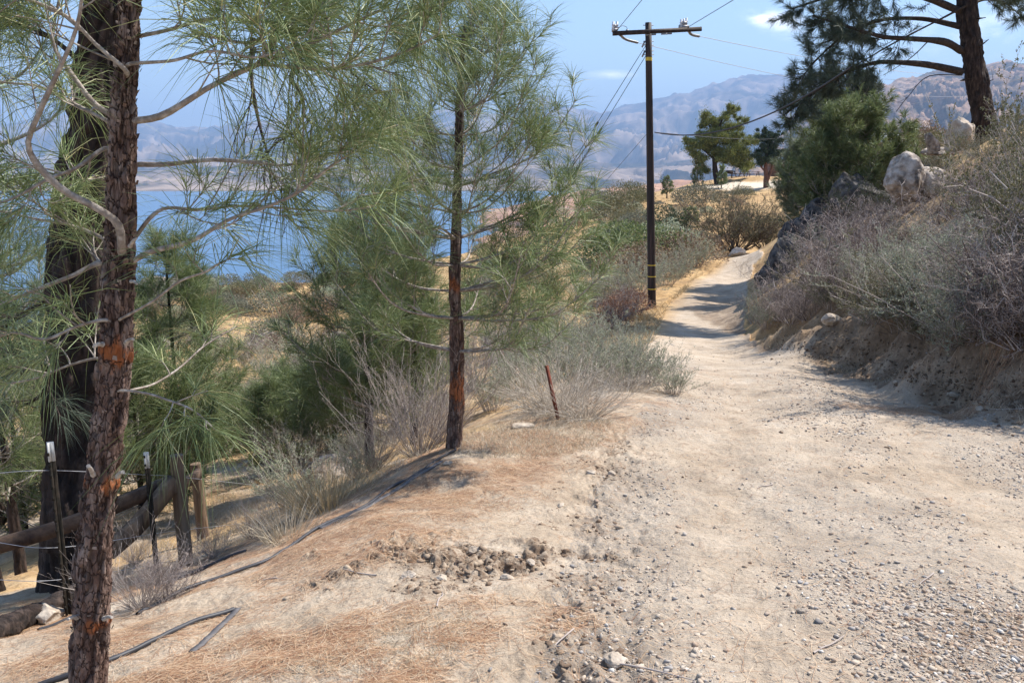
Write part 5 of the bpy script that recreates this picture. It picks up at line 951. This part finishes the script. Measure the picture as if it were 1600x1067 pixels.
ch = empty('barbecue', onground(1139, 284, 117), 'dark barbecue grill left of the picnic table under the tree', 'barbecue')
m = MB(); box(m, (0, 0, .8), (.9, .5, .35)); box(m, (0, 0, 1.02), (.8, .42, .12)); m.build('grill_box', BRANCH_DARK, ch, False); m = MB(); [box(m, (sx * .35, sy * .18, .3), (.06, .06, .62)) for sx in (-1, 1) for sy in (-1, 1)]; m.build('stand', BRANCH_DARK, ch, False)
WALL = M('red_brown_boards', [(.4, (.20, .10, .07)), (.6, (.28, .15, .10))], scale=2, rough=.9, stretch=(.2, .2, 8)); ROOF = M('white_metal_roof', [(.3, (.70, .70, .72)), (.7, (.82, .82, .84))], scale=1, rough=.5)
def shed(p, w, d, h, rise, label, rz=0, curved=False):
    r = empty('building', p, label, 'building', rz=rz); m = MB(); box(m, (0, 0, h / 2 - .3), (w, d, h + .6)); wl = m.build('wall', WALL, r, False)
    m = MB()
    if curved:
        th = np.linspace(0, math.pi, 13); v = [[(w / 2 + .2) * math.cos(t), y, h + .003 + rise * math.sin(t)] for y in (-d / 2 - .2, d / 2 + .2) for t in th]; n = 13
        m.add(v, q=[[i, i + 1, n + i + 1, n + i] for i in range(n - 1)] + [[0, n, 2 * n - 1, n - 1]], t=[[0, i, i + 1] for i in range(1, n - 1)] + [[n, n + i + 1, n + i] for i in range(1, n - 1)])
    else:
        v = [[sx * (w / 2 + .25), sy * (d / 2 + .25), h + .003] for sx in (-1, 1) for sy in (-1, 1)] + [[-w / 2 - .25, 0, h + rise], [w / 2 + .25, 0, h + rise]]
        m.add(v, q=[[0, 2, 5, 4], [1, 4, 5, 3], [0, 1, 3, 2]], t=[[0, 4, 1], [2, 3, 5]])
    m.build('roof', ROOF if curved else WOODT, r, False); m = MB(); box(m, (w * .2, -d / 2 - .02, 1), (.9, .05, 2)); m.build('door', WOODT, wl, False)
    m = MB(); box(m, (-w * .2, -d / 2 - .02, 1.4), (.9, .05, .8)); m.build('window', M('dark_pane', [(0, (.03, .035, .045)), (1, (.05, .06, .07))], rough=.15), wl, False)
    return r
shed(at(1410, 232, 62) - [0, 0, .6], 3.6, 4, 1.0, .55, 'building with a low curved white roof behind the shrubs on the ridge', .1, True)
shed(onground(1217, 286, 122), 3.0, 3, 1.9, .5, 'reddish wooden shed beside the juniper on the far hilltop')
# white lamp-like flag beyond the bush: a small white sign board on a post
sg = empty('sign', at(1445, 232, 50), 'small white board on a post beyond the shrubs of the ridge', 'sign'); m = MB(); cyl(m, (0, 0, -.6), (0, 0, 1.3), .025); m.build('post', TW_DARK, sg); m = MB(); box(m, (0, -.03, 1.12), (.26, .02, .18)); m.build('board', ROOF, sg, False)
fs('brown', 1440, 245, 2.0, 'dark bare shrub on the ridge behind the small white board', .8, Yd=46)

# ------------------------------------------------------------------ utility pole and its wires
POLE = M('creosoted_pole_wood', [(.3, (.010, .008, .008)), (.55, (.035, .022, .018)), (.75, (.09, .05, .04))], scale=14, rough=.7, bump=.006, bscale=40, stretch=(1, 1, .06), spec=.4)
STEEL = M('galvanised_steel', [(.3, (.20, .20, .21)), (.7, (.36, .36, .38))], scale=20, rough=.5, metal=.5); PORC = M('grey_porcelain', [(.3, (.50, .50, .53)), (.7, (.72, .72, .74))], scale=10, rough=.25, spec=.5)
YEL = M('yellow_band', [(0, (.65, .45, .05)), (1, (.70, .50, .07))], rough=.6); WIRE = M('dark_wire', [(0, (.045, .045, .05)), (1, (.07, .07, .08))], rough=.5); WIREL = M('bright_aluminium_wire', [(0, (.40, .40, .42)), (1, (.5, .5, .52))], rough=.4, metal=.3)
YP = 27.; pb = at(1019, 474, YP); pb[2] = H(pb[0], pb[1]) ; pt = at(1013, 36, YP); po = empty('utility_pole', pb, 'dark wooden utility pole with a crossarm and yellow bands at its foot', 'utility pole')
lp = lambda px, py, d=0: at(px, py, YP + d) - pb
m = MB(); lathe(m, (0, 0, 0), [(.135, -.4), (.132, 0), (.125, 2), (.112, 5), (.10, 7.5), (.095, float((pt - pb)[2])), (.0, float((pt - pb)[2]))], 24); v = m.v[0]; v[:, :2] += (v[:, 2:3] / (pt - pb)[2]) * (pt - pb)[:2]; m.build('pole', POLE, po)
ca, cb = lp(957, 54, -.55), lp(1094, 47, .25); dirA = norm(cb - ca); sdA = norm(np.cross(dirA, [0, 0, 1])); upA = np.cross(sdA, dirA); Rm = np.stack([dirA, -sdA, upA], 1)
m = MB(); mid_ = (ca + cb) / 2 + [0, -.14, 0]; box(m, mid_, (np.linalg.norm(cb - ca), .095, .12), Rm); m.build('crossarm', POLE, po, False)
for f in (.42, .60): m = MB(); c = ca + (cb - ca) * f + [0, -.145, -.09]; box(m, c, (.35, .02, .04), Rm); m.build('brace', STEEL, po, False)
def insulator(p, label, s=1., n=3):
    m = MB(); prof = [(.012, 0)]; 
    for i in range(n): prof += [(.035 * s, .03 + .06 * i), (.055 * s, .045 + .06 * i), (.03 * s, .06 + .06 * i)]
    prof += [(.03 * s, .08 + .06 * n), (0, .09 + .06 * n)]; lathe(m, p, prof, 12); return m.build('insulator', PORC, po)
for px, py, d in ((958, 50, -.68), (964, 50, -.62), (1064, 46, -.05), (1068, 45, 0), (1072, 44, .03)): insulator(lp(px, py, d) + [0, 0, .02], '')
for px, py, w, d in ((960, 49, .16, -.62), (1068, 44, .30, 0)): m = MB(); box(m, lp(px, py, d) + [0, -.02, .02], (w, .1, .10)); box(m, lp(px, py, d) + [0, -.02, .12], (w * .6, .08, .13)); m.build('bracket', STEEL, po, False)
def tubepath(P, r, n=24, k=6): m = MB(); m.add(*tubes(catmull(P, n)[None], np.full((1, n), r), k)); return m
for pl, r in (([lp(969, 55, -.6), lp(978, 62, -.3), lp(996, 67, .1)], .04), ([lp(1075, 46, .1), lp(1080, 54, .4), lp(1092, 57, .9)], .045)): tubepath(pl, r, 12, 8).build('strain_insulator', STEEL, po)
tubepath([lp(964, 45, -.6), lp(972, 41, -.5), lp(979, 43, -.4), lp(980, 49, -.35)], .008).build('jumper_wire', WIRE, po)
m = MB(); box(m, lp(979, 50, -.42) + [0, -.12, 0], (.07, .07, .08)); m.build('bracket', STEEL, po, False)
zt = float((pt - pb)[2]); off = lambda z: (pt - pb)[:2] * z / zt
for z, w in ((.62, .03), (1.02, .03), (1.38, .03), (float(lp(1014, 93)[2]), .10)):
    m = MB(); r_ = .132 - .004 * z + .003; lathe(m, (off(z)[0], off(z)[1], z - w / 2), [(r_, 0), (r_, w)], 24); m.build('yellow_band', YEL, po)
for py in (65, 71, 80, 86, 40): z = float(lp(1014, py)[2]); o_ = off(z); m = MB(); cyl(m, (o_[0] - .16, o_[1], z), (o_[0] + .16, o_[1], z), .012, k=8); m.build('bolt', STEEL, po)
for py in (68, 83): z = float(lp(1014, py)[2]); o_ = off(z); m = MB(); cyl(m, (o_[0] - .12, o_[1] - .02, z + .05), (o_[0] - .20, o_[1] - .03, z - .12), .025, k=8); m.build('guy_clamp', STEEL, po)
def wire(a, b, sag, r, label, mat=WIRE, n=40, name='power_line'):
    a, b = np.array(a), np.array(b); t = np.linspace(0, 1, n)[:, None]; P = a + (b - a) * t - np.array([0, 0, 1]) * 4 * sag * t * (1 - t)
    m = MB(); m.add(*tubes((P - a)[None], np.full((1, n), r), 6)); return tag(link(name, m.mesh(name, mat), loc=a), label, 'wire')
W_ = lambda px, py, Y: at(px, py, Y)
wire(W_(964, 48, 26.4), W_(1110, -130, 16), .0, .009, 'wire rising from the left end of the crossarm off the top of the photo'); wire(W_(1075, 43, 27), W_(1330, -110, 17), .0, .009, 'wire rising from the right end of the crossarm to the upper right')
wire(W_(996, 67, 27.1), W_(1520, 150, 75), .6, .009, 'wire passing behind the pole towards the far right', mat=WIREL); wire(W_(1092, 57, 28), W_(1570, 118, 75), .5, .010, 'wire leading from the right end of the crossarm to the far right', mat=WIREL)
wire(W_(1340, 168, 60), W_(1640, 108, 45), .5, .010, 'bright sagging wire crossing the mountainside at the right', mat=WIREL); wire(W_(1380, 124, 60), W_(1640, 122, 45), .15, .008, 'upper thin bright wire crossing the mountainside at the right', mat=WIREL)
wire(W_(1023, 207, 27), W_(1330, 105, 19), .55, .018, 'thick service cable rising right from the middle of the pole'); wire(W_(1023, 207, 27), W_(1233, 212, 150), .4, .012, 'thin wire running level from the pole to the distant pole')
tubepath([W_(1052, 208, 26), W_(1056, 214, 25.8), W_(1066, 213, 25.6), W_(1078, 205, 25.3)], .010)
for sgn, (py, lb) in enumerate(((70, 'upper steel guy wire slanting down left from the pole'), (86, 'lower steel guy wire slanting down left from the pole'))):
    ga = W_(1010, py, 27); gb = W_(738 + 16 * sgn, 505, 24); wire(ga, gb, 0, .010, lb, name='guy_wire')
    c = ga + (gb - ga) * .29; m = MB(); cyl(m, (0, 0, 0), (gb - ga) / np.linalg.norm(gb - ga) * .16, .035, k=10); tag(link('guy_insulator', m.mesh('guy_insulator', POLE), loc=c), ('upper' if sgn == 0 else 'lower') + ' dark strain insulator on a guy wire', 'insulator')
wire(W_(1012, 208, 27), W_(880, 360, 40), 0, .007, 'thin wire slanting down left from the middle of the pole', name='guy_wire')
dp = empty('utility_pole', onground(1233, 250, 150), 'distant small utility pole beside the dark juniper', 'utility pole'); m = MB(); cyl(m, (0, 0, -.5), (0, 0, float(at(1233, 196, 150)[2] - dp.location[2])), .14, .1); m.build('pole', POLE, dp); m = MB(); box(m, (0, -.15, float(at(1233, 203, 150)[2] - dp.location[2])), (1.6, .1, .12)); m.build('crossarm', POLE, dp, False)

# ------------------------------------------------------------------ fence, hoses, log at the left
TPOST = M('dark_green_steel', [(.3, (.015, .016, .013)), (.7, (.045, .033, .025))], scale=30, rough=.9, spec=.1); WHT = M('white_painted_steel', [(.3, (.50, .49, .45)), (.7, (.68, .67, .63))], scale=40, rough=.6); RUST = M('rusty_steel', [(.3, (.10, .025, .018)), (.7, (.26, .07, .04))], scale=40, rough=.8)
WPOST = M('weathered_post_wood', [(.3, (.07, .045, .03)), (.5, (.17, .115, .075)), (.7, (.30, .22, .15))], scale=18, rough=.85, bump=.006, bscale=50, stretch=(1, 1, .08)); RAIL = M('dark_rail_wood', [(.3, (.035, .022, .018)), (.7, (.14, .09, .06))], scale=14, rough=.85, bump=.004, bscale=50)
def tpost(a, b, s, tipf, label, body=TPOST, tip=WHT, name='fence_post'):
    a = np.array(a); b = np.array(b); d = norm(b - a); L = np.linalg.norm(b - a); x = norm(np.cross([0, 1, .0], d)); y = np.cross(d, x); Rm = np.stack([x, y, d], 1); r = empty(name, a, label, 'fence post')
    def seg(z0, z1, nm, mt, extra=0):
        m = MB(); c = (z0 + z1) / 2; box(m, d * c, (s, s * .16, z1 - z0), Rm); box(m, d * c + y * (-s * .42), (s * .14, s * .70, z1 - z0 - .002), Rm)
        if nm == 'post':
            for i in range(int(L / .055)): box(m, d * (.05 + i * .055) - y * s * .8, (s * .3, s * .14, .016), Rm)
        m.build(nm, mt, r, False)
    if tip: seg(-.25, L * (1 - tipf), 'post', body); seg(L * (1 - tipf), L, 'white_tip', tip)
    else: seg(-.2, L, 'post', body)
    return r
tpost(onground(104, 925, 3.9), at(78, 690, 4.0), .034, .11, 'steel fence post with a white tip left of the flaking red trunk')
tpost(onground(245, 888, 5.0), at(228, 706, 5.05), .032, .13, 'steel fence post with a white tip between the trunk and the wooden posts')
tpost(G(872, 655), at(854, 571, G(872, 655)[1] + .05), .032, 0, 'rusty steel stake leaning in the sagebrush clump', RUST, None, 'stake')
def wpost(a, b, r0, label, cracks=True):
    a = np.array(a); b = np.array(b); r = empty('fence_post', a, label, 'fence post'); L = b - a; mb = bark_trunk([L * -.15, L * .5, L], [r0, r0 * .98, r0 * .95], k=40, n=120, amp=.003, fx=3, fz=1.2, seed=int(abs(a[0]) * 97)); V = mb.v[0]; e = V[-40:].mean(0); mb.n = len(V)
    base = len(V); mb.add(np.vstack([V[-40:], e + [0, 0, .004]]), t=[[j, (j + 1) % 40, 40] for j in range(40)], crk=0., orange=0., pale=0.); mb.build('post', WPOST, r); return r
wa, wb = onground(292, 886, 5.3), at(275, 711, 5.3); wpost(wa, wb, .046, 'nearer round wooden fence post with the slanting rail against it')
va, vb = onground(318, 838, 6.6), at(306, 724, 6.6); wpost(va, vb, .046, 'farther round wooden fence post behind the slanting rails')
def beam(pl, Ys, w, h, label, mat):
    P = catmull(np.array([at(x, y, Y) for (x, y), Y in zip(pl, Ys)]), 16); o = P[0]; t = norm(np.gradient(P, axis=0)); x = norm(np.cross(t, [0, 0, 1.])); z = np.cross(x, t); m = MB(); v = []
    for i in range(16):
        for a_, b_ in ((-1, -1), (1, -1), (1, 1), (-1, 1)): v.append(P[i] - o + x[i] * a_ * w / 2 + z[i] * b_ * h / 2)
    q = [[i * 4 + j, i * 4 + (j + 1) % 4, i * 4 + 4 + (j + 1) % 4, i * 4 + 4 + j] for i in range(15) for j in range(4)] + [[3, 2, 1, 0], [60, 61, 62, 63]]; m.add(v, q); return tag(link('fence_rail', m.mesh('fence_rail', mat, False), loc=o), label, 'fence rail')
beam([(-60, 868), (90, 825), (180, 790), (268, 752)], [4.6, 4.8, 5.0, 5.36], .05, .085, 'long dark lower rail running out of the left edge of the photo', RAIL)
beam([(168, 862), (215, 820), (272, 752)], [4.8, 5.0, 5.28], .06, .10, 'short slanting brace rail meeting the nearer wooden post', WPOST)
beam([(270, 762), (300, 748), (312, 738)], [5.42, 6.1, 6.5], .05, .07, 'short rail between the two wooden posts', RAIL)
for i, (pl, Ys, lb) in enumerate([([(-20, 845), (93, 855), (250, 832), (284, 828), (400, 815)], [3.9, 4.0, 5.2, 5.6, 6.8], 'middle strand of fence wire running past the posts'), ([(-20, 905), (95, 905), (246, 880), (290, 868)], [3.9, 4.0, 5.2, 5.6], 'lowest strand of fence wire'), ([(-20, 740), (85, 735), (232, 742), (280, 745), (420, 760)], [3.9, 4.0, 5.2, 5.6, 7], 'top strand of fence wire near the post tips')]):
    P = np.array([at(x, y, Y) for (x, y), Y in zip(pl, Ys)]); m = tubepath(P - P[0], .0016, 50, 4); tag(link('fence_wire', m.mesh('fence_wire', WIREL), loc=P[0]), lb, 'fence wire')
RUB = M('black_plastic_pipe', [(.3, (.018, .018, .022)), (.7, (.05, .05, .06))], scale=10, rough=.55, spec=.5); STRAP = M('dusty_grey_strap', [(.3, (.07, .065, .07)), (.7, (.17, .16, .16))], scale=12, rough=.7)
def hose(pts, r, label, mat, name='hose', lift=1., flat=False, n=90):
    P = np.array([G(*p) for p in pts]); P = catmull(P, n); hh = H(P[:, 0], P[:, 1]); kk_ = np.ones(17) / 17; P[:, 2] = np.maximum(np.convolve(np.pad(hh, 8, 'edge'), kk_, 'valid'), hh - r * .6) + r * lift; o = P[0].copy(); m = MB()
    if flat:
        t = norm(np.gradient(P, axis=0)); sd = norm(np.cross(t, [0, 0, 1.])) * r * 3; v = np.stack([P - sd, P + sd, P + sd + [0, 0, -.006], P - sd + [0, 0, -.006]], 1) - o; v[:, :, 2] += .006 + .003 * fbm(np.arange(n) * .4, 0, oct=3, seed=3)[:, None]
        m.add(v.reshape(-1, 3), q=[[i * 4 + j, i * 4 + (j + 1) % 4, i * 4 + 4 + (j + 1) % 4, i * 4 + 4 + j] for i in range(n - 1) for j in range(4)] + [[3, 2, 1, 0], [4 * n - 4, 4 * n - 3, 4 * n - 2, 4 * n - 1]])
    else: m.add(*tubes((P - o)[None], np.full((1, n), r), 10))
    return tag(link(name, m.mesh(name, mat, not flat), loc=o), label, 'hose')
hose([(60, 1075), (168, 1036), (240, 1002), (310, 972), (366, 955)], .0105, 'black plastic pipe on the needle litter right of the flaking trunk', RUB)
hose([(300, 1020), (335, 990), (372, 953)], .0042, 'flat dusty grey strap crossing the end of the black pipe', STRAP, name='strap', flat=True)
hose([(712, 704), (690, 716), (650, 742), (610, 765), (570, 792), (500, 826), (430, 869), (360, 899), (290, 927), (215, 960)], .010, 'long dark edging pipe running down left from the middle pine', RUB)
hose([(690, 722), (640, 752), (600, 778), (560, 800), (500, 828)], .005, 'flat pale strip beside the long edging pipe', STRAP, name='strap', flat=True)
hose([(385, 862), (340, 880), (300, 898), (270, 908)], .010, 'dark pipe below the wooden fence posts', RUB); hose([(150, 958), (110, 968), (60, 985)], .008, 'dark pipe in front of the fallen log', RUB)
# fallen log
lg = np.array([G(-40, 1012), G(20, 990), G(75, 963), G(128, 932)]); lg[:, 2] += .05; lo = lg[1].copy(); r = empty('fallen_log', lo, 'dark fallen log lying behind the flaking pine at the far left', 'log'); mb = bark_trunk(lg - lo, [.055, .055, .05, .045], k=30, n=120, amp=.006, fx=5, fz=8, seed=9)
for rg_ in (mb.v[0][:30], mb.v[0][-30:]): mb.add(np.vstack([rg_, rg_.mean(0)]), t=[[j, (j + 1) % 30, 30] for j in range(30)], crk=0., orange=0., pale=0.)
mb.build('trunk', BARK_DARK, r)
# a few loose sticks on the litter
rs = np.random.default_rng(31)
for i, (px, py, ln) in enumerate(((1010, 1050, .3), (690, 935, .14), (1195, 760, .15), (1450, 905, .2), (560, 895, .2), (880, 1000, .18), (1560, 640, .5), (1520, 655, .4), (430, 905, .1), (1290, 1010, .2))):
    p = G(px, py); a = rs.uniform(0, 6.3); P = np.array([p + [math.cos(a) * ln * t, math.sin(a) * ln * t, 0] for t in (-.5, -.1, .2, .5)]) + rs.normal(0, .012, (4, 3)); P[:, 2] = H(P[:, 0], P[:, 1]) + .006
    m, _ = branch_mb(P - P[0], .004, .002, n=12, k=6, knob=.4, seed=i); tag(link('stick', m.mesh('stick', TW_GREY), loc=P[0]), 'small dry stick lying on the bare dirt', 'stick', 'dry sticks on the dirt')

# ------------------------------------------------------------------ haze
hm = bpy.data.materials.new('haze'); hm.use_nodes = True; nt = hm.node_tree; nt.nodes.remove(nt.nodes['Principled BSDF']); pv = nt.nodes.new('ShaderNodeVolumePrincipled')
pv.inputs['Color'].default_value = (.44, .64, 1.0, 1); pv.inputs['Density'].default_value = 1.15e-4; pv.inputs['Anisotropy'].default_value = 0.0
nt.links.new(pv.outputs[0], nt.nodes['Material Output'].inputs['Volume'])
m = MB(); box(m, (0, 3000, 725), (60000, 42000, 1690)); hz = m.build('haze', hm, smooth=False); tag(hz, 'pale blue haze over the valley', kind='stuff')
